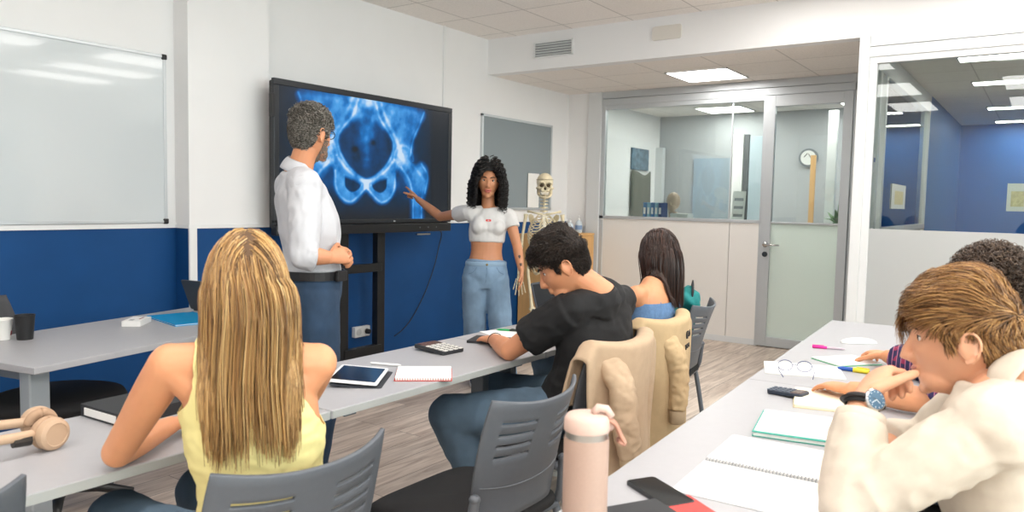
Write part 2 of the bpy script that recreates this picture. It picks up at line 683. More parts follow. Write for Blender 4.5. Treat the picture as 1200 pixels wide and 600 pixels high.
# ================================================================== fixtures
def ceiling_light(x, y, w, d, z, label, group):
    t = thing('ceiling_light', label, 'light', (x, y, z), 0, group)
    m = MB()
    m.bb(-w / 2, w / 2, -d / 2, -d / 2 + .015, -.012, .0)
    m.bb(-w / 2, w / 2, d / 2 - .015, d / 2, -.012, .0)
    m.bb(-w / 2, -w / 2 + .015, -d / 2, d / 2, -.012, .0)
    m.bb(w / 2 - .015, w / 2, -d / 2, d / 2, -.012, .0)
    m.build('frame', M_white, t)
    MB().bb(-w / 2 + .015, w / 2 - .015, -d / 2 + .015, d / 2 - .015, -.008, -.002).build('diffuser', LIGHT if z > 2.7 else (LIGHT2 if x < 7.4 and y > 1.2 else LIGHT3), t)
    return t


ceiling_light(6.87, 2.67, .59, .59, ZL, 'square lit LED panel in the low ceiling before the glass door', 'LED panels')
for i, x in enumerate((-1.0, .9, 3.1, 4.9)):
    for j, y in enumerate((-1.9, -.85, .25, 1.75)):
        if i == 3 and j == 3:
            y = 1.45
        ceiling_light(x, y, 1.19, .59, ZC, 'LED panel in the high ceiling over the tables, outside the frame', 'LED panels of the classroom')
for k, x in enumerate((7.1, 8.5, 10.6, 12.2)):
    ceiling_light(x, .09, .26, 1.17, ZL, ['nearest bright strip light beyond the right glass', 'second bright strip light beyond the right glass',
                                         'third bright strip light beyond the right glass', 'farthest bright strip light beyond the right glass'][k], 'strip lights beyond the right glass')
for k, (x, y) in enumerate(((8.6, 2.2), (9.3, 1.75), (8.5, 3.5), (9.4, 3.4))):  # panels added to brighten the office behind the glass
    ceiling_light(x, y, .59, .59, ZL, ['lit panel in the office ceiling behind the glass door, the nearer one', 'lit panel in the office ceiling behind the glass door, the farther one',
                                      'lit panel in the office ceiling behind the long window, the nearer one', 'lit panel in the office ceiling behind the long window, the farther one'][k], 'office ceiling panels')

# air vent and blank plate on the beam face
t = thing('air_vent', 'white slatted air vent high on the beam', 'vent', (XB, 4.90, 2.7))
a, b = onx(627, 52, XB), onx(671, 66, XB)
y0, y1 = b.y, a.y
t.location = (XB, (y0 + y1) / 2, 2.752)
w = (y1 - y0)
m = MB()
for s_ in (-1, 1):
    m.box((-.008, s_ * w / 2, 0), (.016, .014, .135))
    m.box((-.008, 0, s_ * .0675), (.016, w + .014, .014))
m.build('frame', M_white, t)
MB().box((-.001, 0, 0), (.002, w, .13)).build('backing', mat('vent_dark', '#8f9496', .8), t)
for k in range(5):
    MB().box((-.008, 0, -.046 + k * .023), (.002, w - .01, .020), (0, math.radians(38), 0)).build('slat', M_alu_w, t)
a, b = onx(765, 36, XB), onx(799, 36, XB)
m = MB()
prism_in(m, rrect(.115, abs(a.y - b.y), .02), (XB, (a.y + b.y) / 2, 2.775), (0, 0, 1), (0, 1, 0), .014)
tag(m.build('blank_plate', mat('plate_cream', '#dedad2', .5), bevel=.003), 'blank cream cover plate on the white beam', 'cover plate')

# whiteboard --------------------------------------------------------
wx0, wx1, wz0, wz1 = .80, 2.615, 1.185, 2.212
t = thing('whiteboard', 'large white dry-erase board in a silver frame on the left wall', 'whiteboard', ((wx0 + wx1) / 2, YF, wz0))
wW, wH = wx1 - wx0, wz1 - wz0
MB().box((0, -.012, wH / 2), (wW - .02, .012, wH - .02)).build('board', mat('board_white', '#cfd6d9', .12, coat=.6), t)
m = MB()
m.box((0, -.013, .009), (wW, .022, .018)); m.box((0, -.013, wH - .009), (wW, .022, .018))
m.box((-wW / 2 + .009, -.013, wH / 2), (.018, .022, wH)); m.box((wW / 2 - .009, -.013, wH / 2), (.018, .022, wH))
m.build('frame', mat('silver_frame', '#cdd2d5', .35, metal=.5), t, bevel=.002)
for sx in (-1, 1):
    for z in (.012, wH - .012):
        MB().box((sx * (wW / 2 - .010), -.014, z), (.034, .030, .034)).build('corner_cap', M_black, t, bevel=.008)

# pinboard ------------------------------------------------------------
px0, px1, pz0, pz1 = 5.80, 7.056, 1.28, 2.20
t = thing('pinboard', 'grey felt pinboard in a thin silver frame behind the standing woman', 'pinboard', ((px0 + px1) / 2, YF, pz0))
pW, pH = px1 - px0, pz1 - pz0
MB().box((0, -.01, pH / 2), (pW - .03, .012, pH - .03)).build('felt', mat('felt_grey', '#8d979b', .9, bump=.2, bump_scale=600), t)
m = MB()
m.box((0, -.012, .012), (pW, .024, .024)); m.box((0, -.012, pH - .012), (pW, .024, .024))
m.box((-pW / 2 + .012, -.012, pH / 2), (.024, .024, pH)); m.box((pW / 2 - .012, -.012, pH / 2), (.024, .024, pH))
m.build('frame', mat('silver_frame', '#cdd2d5'), t, bevel=.002)
pc = onx(624, 237, 6.5)
a, b = ony(616, 206, YF - .02), ony(632, 268, YF - .02)
tag(MB().box(((a.x + b.x) / 2, YF - .0275, 1.485), (.21, .002, .36)).build('hanging_sheet', M_paper), 'white paper sheet pinned to the grey board beside the skull', 'paper')

# ------------------------------------------------------------------ the screen
TY = 4.15
tx0, tx1, tz0, tz1 = 3.165, 4.968, 1.085, 2.135
t = thing('interactive_screen', 'large black flat screen glowing with a blue pelvis x-ray', 'screen', ((tx0 + tx1) / 2, TY, tz0))
cx = (tx0 + tx1) / 2
tW = tx1 - tx0
sx0, sx1, sz0, sz1 = -tW / 2 + .042, tW / 2 - .042, .125, tz1 - tz0 - .042
m = MB()
m.box((0, .045, (tz1 - tz0) / 2 + .03), (tW - .02, .05, tz1 - tz0 - .08))
m.build('back_shell', M_black, t, bevel=.01)
m = MB()
m.bb(-tW / 2, tW / 2, 0, .03, sz1, tz1 - tz0)
m.bb(-tW / 2, sx0, 0, .03, .105, sz1)
m.bb(sx1, tW / 2, 0, .03, .105, sz1)
m.bb(-tW / 2, tW / 2, 0, .03, .095, sz0)
m.build('bezel', mat('bezel_dark', '#33363a', .35, metal=.4), t, bevel=.004)
m = MB()
m.bb(-tW / 2 + .01, tW / 2 - .01, -.012, .05, 0.02, .088)
m.build('lower_bar', mat('bar_black', '#1c1d20', .35), t, bevel=.006)
MB().bb(.46, .62, -.02, .0, -.006, .006).build('pen_shelf', M_chrome, t)
for x in (.50, .60, .70):
    MB().ell((x, -.013, .055), (.006, .003, .006)).build('port', mat('port_grey', '#6b7076', .4), t)
MB().ell((.22, -.001, .108), (.012, .002, .006)).build('maker_mark', mat('mark_grey', '#b9bdc1', .4), t)
MB().bb(-tW / 2 - .012, -tW / 2 + .01, .0, .04, .80, .95).build('side_handle', M_black, t, bevel=.004)


# the x-ray picture shown by the display
def scr(px, py):
    p = ony(px, py, TY + .006)
    return (p.x - cx, p.z - tz0)


def inside(poly, X, Z):
    r = np.zeros(X.shape, bool)
    n = len(poly)
    for i in range(n):
        x1, y1 = poly[i]
        x2, y2 = poly[(i + 1) % n]
        if abs(y2 - y1) < 1e-9:
            continue
        r ^= ((y1 > Z) != (y2 > Z)) & (X < (x2 - x1) * (Z - y1) / (y2 - y1) + x1)
    return r


def seg_dist(pl, X, Z):
    d = np.full(X.shape, 9.)
    for (x1, y1), (x2, y2) in zip(pl[:-1], pl[1:]):
        dx, dy = x2 - x1, y2 - y1
        t_ = np.clip(((X - x1) * dx + (Z - y1) * dy) / (dx * dx + dy * dy + 1e-12), 0, 1)
        d = np.minimum(d, np.hypot(X - x1 - t_ * dx, Z - y1 - t_ * dy))
    return d


def sm(pl, closed=True, n=6):
    q = [Vector((a_, b_, 0)) for a_, b_ in pl]
    if closed:
        c_ = catmull(q + [q[0]], n)
    else:
        c_ = catmull(q, n)
    return [(v.x, v.y) for v in c_]


NX, NZ = 300, 168
gx = np.linspace(sx0, sx1, NX)
gz = np.linspace(sz0, sz1, NZ)
X, Z = np.meshgrid(gx, gz)
ax0 = scr(429.5, 200)[0]


def fold(v):
    return v


Rr = lambda pts: [scr(*p) for p in pts]
mir = lambda pts: [(2 * ax0 - a_, b_) for a_, b_ in pts]
both = lambda pts: (pts, mir(pts))


def soft(poly, w):
    d = seg_dist(list(poly) + [poly[0]], X, Z)
    return np.where(inside(poly, X, Z), .5 + .5 * np.clip(d / w, 0, 1), .5 - .5 * np.clip(d / w, 0, 1))


I = np.zeros(X.shape)
# soft tissue haze
I += .21 * np.exp(-(((X - ax0) / .62) ** 4)) * np.clip((Z - sz0 - .02) / .25, 0, 1)
ilium = sm(Rr([(440, 116), (452, 118), (472, 124), (497, 132), (491, 148), (484, 164), (481, 180), (470, 186), (461, 182), (460, 168), (453, 154), (446, 146), (439, 134)]))
femur = sm(Rr([(468, 182), (478, 186), (484, 194), (489, 195), (494, 191), (500, 197), (502, 210), (499, 224), (496, 240), (496, 262), (482, 262), (482, 240), (480, 222), (474, 208), (466, 196)]))
head = Rr([(473, 187)])[0]
isch = sm(Rr([(458, 186), (468, 190), (463, 206), (463, 222), (456, 235), (447, 239), (438, 233), (429.5, 222), (429.5, 211), (440, 208), (450, 199)]))
fora = sm(Rr([(454, 209), (453, 221), (446, 227), (438, 223), (436, 217), (444, 212)]))
inlet = Rr([(429.5, 211), (438, 208), (447, 201), (455, 190), (460, 178), (461, 166), (456, 156), (448, 152), (440, 142), (429.5, 138)])
inl = inlet + mir(inlet)[::-1]
for P_ in both(ilium):
    I += .34 * soft(P_, .03)
for P_ in both(femur):
    I += .40 * soft(P_, .03)
for P_ in both(isch):
    I += .40 * soft(P_, .02)
for hx in (head[0], 2 * ax0 - head[0]):
    d = np.hypot((X - hx) / 1.0, (Z - head[1]) / 1.0)
    I += .22 * np.clip((.105 - d) / .03, 0, 1)
    I += .22 * np.exp(-((d - .108) / .012) ** 2) * (Z > head[1] - .01)
I = I * (1 - .55 * soft(inl, .02)) + .06 * soft(inl, .03)
for P_ in both(fora):
    I = I * (1 - .78 * soft(P_, .012))
lines = [
    ([(497, 132), (491, 148), (484, 165), (481, 182)], .010, .30),
    ([(446, 118), (451, 135), (459, 152), (466, 168), (470, 182)], .018, .30),
    ([(440, 120), (446, 140), (456, 156), (461, 168), (459, 182), (451, 196), (440, 206), (430, 212)], .012, .32),
    ([(430, 214), (440, 209), (452, 200), (462, 188)], .012, .30),
    ([(430, 220), (438, 230), (447, 237), (456, 233), (462, 222), (463, 204)], .010, .30),
    ([(454, 208), (453, 221), (446, 227), (438, 223), (435, 217)], .007, .22),
    ([(484, 238), (484, 260)], .008, .35), ([(494, 232), (494, 260)], .008, .35),
    ([(470, 196), (480, 212), (484, 235)], .012, .28),
    ([(494, 192), (501, 206), (498, 226)], .010, .25),
    ([(480, 190), (489, 200), (497, 212)], .016, .18),
    ([(431.5, 213), (431.5, 222)], .006, .30),
]
for pts, wd, am in lines:
    for P_ in both(sm(Rr(pts), False)):
        I += am * np.exp(-(seg_dist(P_, X, Z) / wd) ** 2)
# sacrum and last vertebrae
sac = sm(Rr([(429.5, 100), (441, 103), (447, 118), (443, 138), (437, 158), (433, 180), (429.5, 192)]), False)
sacp = sac + mir(sac)[::-1]
I += .22 * soft(sacp, .05)
zt = scr(430, 108)[1]
zb = scr(430, 190)[1]
tt = np.clip((zt - Z) / (zt - zb), 0, 1)
I += .5 * np.exp(-((X - ax0) / .10) ** 2) * np.exp(-(tt / .22) ** 2)
I += .10 * np.exp(-((np.abs(X - ax0) - .055) / .02) ** 2) * (np.cos((Z - zb) * 58) * .5 + .7) * ((tt > 0) & (tt < .72))
I += .09 * np.exp(-((X - ax0) / .03) ** 2) * (np.cos((Z - zb) * 75) * .5 + .6) * (tt > .05) * (tt < .97)
for p_ in ((437, 167), (416, 175)):
    hx, hz = scr(*p_)
    I -= .22 * np.exp(-(((X - hx) / .028) ** 2 + ((Z - hz) / .022) ** 2))
# crop of the film on the display: dark side strips and a pale smudge of glare-free grey near the bottom
xl, xr = scr(340, 130)[0], scr(505, 150)[0]
tex = np.array([[noise.fractal(Vector((x * 9, z * 9, 2.)), 1., 2., 4) for x in gx] for z in gz])
I *= 1 + .5 * tex
I *= np.clip((xr + .03 - X) / .05, 0, 1) * .97 + .03
I = np.clip(I * 1.08, 0, 1.15)
stops = np.array([0, .10, .25, .5, .75, 1.0, 1.2])
cols = np.array([lin('#20252c'), lin('#17304a'), lin('#124a84'), lin('#1a78c8'), lin('#4fa6ec'), lin('#a8d2f8'), lin('#dcecfb')])
rgb = np.stack([np.interp(I, stops, cols[:, k]) for k in range(3)], -1)
dm = MB()
vs = [(gx[i], .006, gz[j]) for j in range(NZ) for i in range(NX)]
fs = [(j * NX + i, j * NX + i + 1, (j + 1) * NX + i + 1, (j + 1) * NX + i) for j in range(NZ - 1) for i in range(NX - 1)]
dm.add(vs, fs)
M_scr = bpy.data.materials.new('display_picture')
M_scr.use_nodes = True
nt = M_scr.node_tree
pb = nt.nodes['Principled BSDF']
pb.inputs['Base Color'].default_value = (.01, .011, .012, 1)
pb.inputs['Roughness'].default_value = .22
pb.inputs['Specular IOR Level'].default_value = .25
an = nt.nodes.new('ShaderNodeAttribute')
an.attribute_name = 'picture'
nt.links.new(an.outputs['Color'], pb.inputs['Emission Color'])
pb.inputs['Emission Strength'].default_value = .85
disp = dm.build('display', M_scr, t)
ca = disp.data.color_attributes.new('picture', 'FLOAT_COLOR', 'POINT')
ca.data.foreach_set('color', np.concatenate([rgb.reshape(-1, 3), np.ones((NX * NZ, 1))], 1).astype(np.float32).ravel())

# stand
t = thing('screen_stand', 'black two-post floor stand holding up the large screen', 'stand', (4.06, TY + .12, 0))
for x in (-.19, .19):
    MB().bb(x - .04, x + .04, -.02, .04, .10, 1.6).build('post', M_black, t, bevel=.004)
MB().bb(-.72, .17, -.045, -.015, .80, .865).build('crossbar', M_black, t, bevel=.004)
MB().bb(-.19, .19, -.03, .03, .14, .22).build('lower_beam', M_black, t, bevel=.004)
MB().bb(-.5, .5, -.03, .03, 1.25, 1.33).build('mount_rail', M_black, t)
MB().bb(-.5, .5, -.03, .03, 1.75, 1.83).build('mount_rail', M_black, t)
for x in (-.22, .22):
    f_ = MB().bb(x - .035, x + .035, -.30, .18, .055, .10).build('foot', M_black, t, bevel=.008)
    for y in (-.27, .15):
        MB().tube([(x - .016, y, .028), (x + .016, y, .028)], .027, 14).build('castor', M_black, f_, smooth=False)
# outlet and cables
oc = ony(421, 388, YF)
t = thing('wall_outlet', 'white double wall socket with a black plug low on the blue wall', 'socket', (oc.x, YF, oc.z))
MB().box((0, -.02, 0), (.165, .04, .085)).build('box', M_white, t, bevel=.006)
for x in (-.04, .04):
    MB().tube([(x, -.040, 0), (x, -.043, 0)], .026, 20).build('socket_face', mat('socket_grey', '#d4d6d6', .5), t)
MB().tube([(.042, -.043, 0), (.042, -.075, 0), (.042, -.082, 0)], [.021, .019, .012], 16).build('plug', M_black, t, smooth=False)
m = MB()
m.tube(catmull([(oc.x + .042, YF - .115, oc.z), (oc.x + .05, YF - .14, oc.z - .07), (oc.x + .055, YF - .05, oc.z - .18), (oc.x + .12, YF - .02, .02), (oc.x + .3, YF - .06, .012), (oc.x + .05, YF - .2, .01)]), .004, 6)
tag(m.build('power_cable', M_black, smooth=True), 'black power cable dropping from the plug to the floor', 'cable')
m = MB()
cpts = [ony(px, py, YF - .035) for px, py in ((517, 272), (514, 290), (508, 315), (497, 345), (483, 372), (472, 386), (462, 394))]
cpts = [Vector((4.92, TY + .07, 1.17)), Vector((4.93, TY + .2, 1.12))] + cpts
m.tube(catmull(cpts), .0045, 6)
tag(m.build('hanging_cable', M_black, smooth=True), 'thin black cable hanging in a curve down the blue wall from the screen', 'cable')

# ================================================================== tables
def castor_mb(x, y):
    m = MB()
    for d in (-.011, .011):
        m.tube([(x + d - .008, y, .026), (x + d + .008, y, .026)], .025, 16)
    m.bb(x - .008, x + .008, y - .012, y + .012, .03, .062)
    return m


def make_table(w, d, label, group, loc, rz, legs_at=.08):
    """top centre at x=0,y=0; front edge at -d/2"""
    t = thing('training_table', label, 'table', loc, rz, group)
    MB().box((0, 0, .7265), (w, d, .026)).build('tabletop', [M_tabletop], t, bevel=.003)
    ed = MB()
    ed.box((0, -d / 2 - .0005, .7265), (w - .006, .002, .022)); ed.box((0, d / 2 + .0005, .7265), (w - .006, .002, .022))
    ed.box((-w / 2 - .0005, 0, .7265), (.002, d - .006, .022)); ed.box((w / 2 + .0005, 0, .7265), (.002, d - .006, .022))
    ed.build('edge_band', M_tableedge, t)
    for s_ in (-1, 1):
        x = s_ * (w / 2 - legs_at)
        m = MB()
        m.bb(x - .02, x + .02, -.035, .035, .07, .70)
        lg = m.build('leg', M_leg, t, bevel=.008)
        MB().bb(x - .025, x + .025, -.2, .2, .69, .713).build('bracket', M_leg, lg, bevel=.003)
        MB().bb(x - .025, x + .025, -d / 2 + .05, d / 2 - .05, .055, .085).build('foot', M_leg, t, bevel=.008)
        for y in (-d / 2 + .075, d / 2 - .075):
            castor_mb(x, y).build('castor', M_black, t)
    MB().bb(-w / 2 + legs_at, w / 2 - legs_at, -.02, .02, .63, .69).build('beam', M_leg, t, bevel=.004)
    return t


FR = 'tables of the front student row'
T1Y = 1.93
make_table(1.0, .50, 'pale grey table the blonde student leans on, with the headphones', FR, (.977, T1Y, 0), 0)
make_table(1.155, .50, 'pale grey table carrying the tablet, notebook and calculator', FR, (2.06, T1Y, 0), 0, .12)
make_table(1.06, .50, 'pale grey table where the student in black writes, with the dark laptop', FR, (3.17, T1Y, 0), 0)
# second row, slightly turned
R2 = math.atan2(.953 - .786, 4.458 - 1.501)
R2o = Vector((4.458, .953, 0))
r2x, r2y = Vector((math.cos(R2), math.sin(R2), 0)), Vector((-math.sin(R2), math.cos(R2), 0))


def r2(u, v, z=.74):
    """point on the second row: u metres back from its far end, v from the front edge"""
    p = R2o - r2x * u - r2y * v
    p.z = z
    return p


c_ = r2(.875, .3, 0)
make_table(1.75, .6, 'pale grey table of the second row, its far half by the frosted glass', 'tables of the second student row', c_, R2)
c_ = r2(2.6265, .3, 0)
make_table(1.75, .6, 'pale grey table nearest the camera, with the bottle and phone', 'tables of the second student row', c_, R2)
# teacher's desk
d0, d1 = onz(31, 431, .74), onz(190, 397, .74)
DA = math.radians(12)
dx, dy = Vector((math.cos(DA), math.sin(DA), 0)), Vector((-math.sin(DA), math.cos(DA), 0))
dk = Vector((1.19, 2.90, 0))
t = thing('teacher_desk', "grey teacher's desk against the blue wall under the whiteboard", 'desk', dk + dx * .69 + dy * .35, DA)
MB().box((0, 0, .7265), (1.38, .70, .026)).build('tabletop', M_tabletop, t, bevel=.003)
for s_ in (-1, 1):
    lg = MB().bb(s_ * .62 - .04, s_ * .62 + .04, -.28, -.22, .03, .7135).build('leg', mat('leg_light', '#9aa2a8', .4, metal=.2), t, bevel=.008)
    lg = MB().bb(s_ * .62 - .03, s_ * .62 + .03, .22, .28, .03, .7135).build('leg', mat('leg_light', '#9aa2a8'), t, bevel=.008)
    MB().bb(s_ * .62 - .035, s_ * .62 + .035, -.31, .31, 0, .03).build('foot', M_leg, t, bevel=.006)
    MB().bb(s_ * .62 - .02, s_ * .62 + .02, -.22, .22, .67, .7135).build('rail', M_leg, t)
MB().bb(-.62, .62, .23, .26, .66, .71).build('beam', M_leg, t)


# ================================================================== chairs
def back_surface(u, v):
    x = .218 * u * (1 - .10 * (1 - v) ** 2 - .05 * v ** 4)
    wrap = .062 * (abs(u) ** 2.4)
    y = -.215 - .05 * v - .045 * v * v + wrap * (.75 + .25 * v) - .012
    z = .47 + .345 * v + .022 * u * u * v - .02 * (1 - v) * u * u
    return Vector((x, y, z))


def back_mesh():
    us = sorted(set([round(i / 14, 4) for i in range(-14, 15)] + [-.80, -.24, .24, .80, -.78, -.26, .26, .78]))
    slots = [(.55, .575), (.64, .665), (.73, .755), (.82, .845)]
    vs_ = sorted(set([round(j / 16, 4) for j in range(17)] + [a for s_ in slots for a in s_]))
    m = MB()
    nu = len(us)
    vv = [back_surface(u, v) for v in vs_ for u in us]
    ff = []
    for j in range(len(vs_) - 1):
        vm = (vs_[j] + vs_[j + 1]) / 2
        for i in range(nu - 1):
            um = abs((us[i] + us[i + 1]) / 2)
            hole = any(a - 1e-6 < vm < b + 1e-6 for a, b in slots) and .24 < um < .80
            if not hole:
                ff.append((j * nu + i, j * nu + i + 1, (j + 1) * nu + i + 1, (j + 1) * nu + i))
    m.add(vv, ff)
    return m


def make_chair(label, loc, rz, group='grey classroom chairs'):
    t = thing('classroom_chair', label, 'chair', loc, rz, group)
    m = MB()

    def seat(u, v):
        a = u * 2 * PI
        ca, sa = math.cos(a), math.sin(a)
        x = .235 * math.copysign(abs(ca) ** .35, ca)
        y = .225 * math.copysign(abs(sa) ** .35, sa)
        prof = [(0.0, .418), (.93, .418), (.99, .426), (1., .437), (.985, .449), (.92, .459), (.6, .462), (0, .460)]
        k = v * (len(prof) - 1)
        i = min(int(k + 1e-6), len(prof) - 2)
        f = k - i
        r = prof[i][0] * (1 - f) + prof[i + 1][0] * f
        z = prof[i][1] * (1 - f) + prof[i + 1][1] * f
        zz = z - .018 * max(0, (y / .225)) ** 3 * r
        return Vector((x * r, y * r, zz))
    m.grid(seat, 48, 8, closed_u=True)
    m.build('seat', M_seat, t, smooth=True)
    m = MB()
    m.bb(-.225, .225, -.205, .215, .400, .417)
    m.build('seat_pan', M_chair, t, bevel=.006)
    b = back_mesh().build('backrest', M_chair, t, smooth=True, solidify=.011, off=0)
    b.modifiers.new('bevel', 'BEVEL').width = .0025
    b.modifiers['bevel'].limit_method = 'ANGLE'
    rb_ = MB()
    rb_.tube([back_surface(-.93 + 1.86 * k / 14, .34 - .06 * (1 - (-1 + 2 * k / 14) ** 2)) + Vector((0, -.0062, 0)) for k in range(15)], .0022, 5)
    rb_.build('crease', M_chairframe, b, smooth=True)
    for s_ in (-1, 1):
        m = MB()
        m.tube(catmull([(s_ * .235, .20, .405), (s_ * .245, .215, .35), (s_ * .255, .235, .02), (s_ * .255, .236, .012)], 5), .0125, 12, rb=.011)
        m.build('leg', M_chairframe, t, smooth=True)
        m = MB()
        m.tube(catmull([(s_ * .238, -.17, .405), (s_ * .245, -.19, .35), (s_ * .25, -.25, .02), (s_ * .25, -.252, .012)], 5), .0135, 12, rb=.011)
        m.build('leg', M_chairframe, t, smooth=True)
        m = MB()
        m.tube(catmull([(s_ * .238, .20, .405), (s_ * .238, 0, .402), (s_ * .237, -.16, .405), (s_ * .232, -.20, .44), (s_ * .222, -.214, .53), (s_ * .220, -.218, .56)], 5), .014, 12)
        m.ell((s_ * .220, -.218, .562), (.016, .016, .014))
        m.build('side_frame', M_chairframe, t, smooth=True)
        for p_ in ((s_ * .255, .236, .01), (s_ * .25, -.252, .01)):
            MB().tube([(p_[0], p_[1], .0), (p_[0], p_[1], .02)], [.017, .015], 12).build('foot_cap', M_black, t)
    MB().tube([(-.24, .16, .398), (.24, .16, .398)], .010, 10).build('cross_tube', M_chairframe, t, smooth=True)
    MB().tube([(-.24, -.16, .398), (.24, -.16, .398)], .010, 10).build('cross_tube', M_chairframe, t, smooth=True)
    return t


CH = 'grey classroom chairs'
chair0 = make_chair('empty grey classroom chair in the foreground beside the bottle, its back slotted', (1.79, 1.425, 0), math.radians(-1))
CHAIRS = {}
for key, x, y, a, lab in (
    ('yellow', 1.05, 1.50, -6, 'grey classroom chair under the blonde student in yellow'),
    ('corner', .40, 1.79, 0, 'grey chair whose back corner shows at the lower left edge'),
    ('black', 2.55, 1.56, -2, 'grey classroom chair of the student in black, a beige hoodie over its back'),
    ('brown', 3.165, 1.66, -3, 'grey classroom chair of the long-haired student, a beige jacket over its back'),
    ('far', 3.96, 1.79, 8, 'empty grey classroom chair near the glass door with a teal jacket on it'),
    ('blond', 1.82, .10, 3, 'grey classroom chair under the blond student in cream, hidden behind him'),
    ('curly', 2.72, .08, 3, 'grey classroom chair under the curly-haired student, hidden behind the table'),
):
    CHAIRS[key] = dup(chair0, (x, y, 0), math.radians(a), lab, CH)

# office chair behind the teacher's desk
t = thing('office_chair', "black swivel chair pushed under the teacher's desk", 'swivel chair', (1.49, 3.40, 0), math.radians(-63))
m = MB()
m.lathe([(.0, .0), (.20, .0), (.245, .02), (.262, .045), (.25, .065), (.2, .078), (.0, .08)], (0, 0, .44), 40)
m.build('seat', mat('office_black', '#17181b', .75), t, smooth=True)
m = MB()
m.lathe([(.10, 0), (.18, .01), (.235, .03), (.24, .04)], (0, 0, .405), 30)
m.build('seat_shell', M_black, t, smooth=True)
MB().tube([(0, 0, .10), (0, 0, .41)], .024, 18).build('gas_lift', M_chrome, t, smooth=True)
MB().tube([(0, 0, .30), (0, 0, .42)], [.03, .05], 18).build('lift_cover', M_black, t, smooth=True)
for k in range(5):
    a = 2 * PI * k / 5 + .3
    ft = MB().tube([(0, 0, .10), (.15 * math.cos(a), .15 * math.sin(a), .095), (.29 * math.cos(a), .29 * math.sin(a), .07)], [.03, .022, .016], 10).build('base_arm', M_black, t, smooth=True)
    cw = MB()
    q = Vector((.29 * math.cos(a), .29 * math.sin(a), .028))
    s_ = Vector((-math.sin(a), math.cos(a), 0))
    cw.tube([q - s_ * .022, q + s_ * .022], .027, 16)
    cw.build('castor', M_black, ft)
m = MB()
m.tube([(-.15, 0, .42), (-.34, 0, .45), (-.44, 0, .60)], [.02, .018, .016], 10, rb=.03)
m.build('back_bracket', M_black, t, smooth=True)
m = MB()
m.grid(lambda u, v: Vector((-.43 - .06 * v + .10 * (2 * u - 1) ** 2, .24 * (2 * u - 1) * (1 - .3 * v * v), (.53 + .36 * v))), 16, 12)
m.build('backrest', mat('office_grey', '#4a4a4d', .85), t, smooth=True, solidify=.04)
# ================================================================== things on the tables
def flat_box(mb, c, a, b, ang, z0, z1, r=.004):
    """upright slab a x b (rounded corners) turned by ang about the point c"""
    ca, sa = math.cos(ang), math.sin(ang)
    mb.prism([(c[0] + p[0] * ca - p[1] * sa, c[1] + p[0] * sa + p[1] * ca) for p in rrect(a, b, r)], z0, z1)
    return mb


def loc2(c, ang, p, z):
    ca, sa = math.cos(ang), math.sin(ang)
    return Vector((c[0] + p[0] * ca - p[1] * sa, c[1] + p[0] * sa + p[1] * ca, z))


T = .7397
# headphones
M_hp = mat('headphone_beige', '#c2a488', .5)
t = thing('headphones', 'beige over-ear headphones lying on the table at the left edge', 'headphones', (.80, 2.0, T))
A, B = Vector((.83, 1.935, T + .040)), Vector((.845, 2.045, T + .044))
ax_ = (B - A).normalized()
for k, (c, s_) in enumerate(((A, -1), (B, 1))):
    m = MB()
    n_ = ax_ * s_ + Vector((.35, 0, .0)) * (1 if k == 0 else -.3)
    n_.normalize()
    m.lathe([(.0, -.012), (.030, -.012), (.038, -.006), (.040, .004), (.037, .014), (.028, .019), (.026, .017), (.0, .018)], c, 36, axis=n_)
    ec = m.build('ear_cup', M_hp, t, smooth=False, auto=35, world=True)
    m = MB()
    pts = [c - n_ * .018 + (basis(n_, (0, 0, 1))[1] * math.cos(a) + basis(n_, (0, 0, 1))[2] * math.sin(a)) * .028 for a in np.linspace(0, 2 * PI, 28)]
    m.tube(pts, .0125, 10)
    m.build('ear_cushion', mat('cushion_beige', '#b39479', .8), t, smooth=True, world=True)
m = MB()
m.tube(catmull([A + Vector((-.03, .01, .004)), A + Vector((-.10, .0, .010)), A + Vector((-.17, .015, .012)), (.60, 1.995, T + .05), B + Vector((-.17, .0, .012)), B + Vector((-.10, .01, .010)), B + Vector((-.03, -.01, .008))], 8), .012, 10, rb=.009)
m.build('headband', M_hp, t, smooth=True, world=True)
m = MB()
m.tube([A + Vector((-.045, .004, -.006)), A + Vector((-.085, .0, -.002))], .013, 8, rb=.010)
m.build('slider', mat('slider_black', '#26231f', .4), t, world=True)
# box file
t = thing('box_file', 'black box file with a white spine label behind the blonde student\'s elbow', 'file', (1.14, 2.07, T))
m = MB()
flat_box(m, (1.125, 2.085), .22, .20, .06, T, T + .034, .004)
m.build('cover', mat('file_black', '#24262a', .6), t, world=True)
m = MB()
flat_box(m, (1.0135, 2.078), .004, .15, .06, T + .007, T + .027, .001)
m.build('label', M_paper, t, world=True)
# tablet on its folded cover
tc_ = (1.80, 1.905)
ta = math.radians(35)
t = thing('tablet', 'white-framed tablet with a dark screen propped on its case', 'tablet', (*tc_, T))
Rt = Euler((0, 0, ta)).to_matrix() @ Euler((math.radians(4), 0, 0)).to_matrix()
def slab(mb, c, a, b, th, R, r=.012):
    mb.add(*slab_geo(c, a, b, th, R, r))
    return mb
def slab_geo(c, a, b, th, R, r):
    P_ = rrect(a, b, r)
    n = len(P_)
    vs = [Vector(c) + R @ Vector((p[0], p[1], z)) for z in (0, th) for p in P_]
    fs = [tuple(range(n))[::-1], tuple(range(n, 2 * n))] + [(i, (i + 1) % n, (i + 1) % n + n, i + n) for i in range(n)]
    return vs, fs
slab(MB(), (tc_[0] + .01, tc_[1] - .008, T + .001), .245, .172, .006, Rt, .01).build('case', mat('case_dark', '#2b2f36', .7), t, world=True)
slab(MB(), (*tc_, T + .014), .24, .168, .007, Rt).build('body', mat('tablet_white', '#e9e9ea', .35), t, world=True, bevel=.0015)
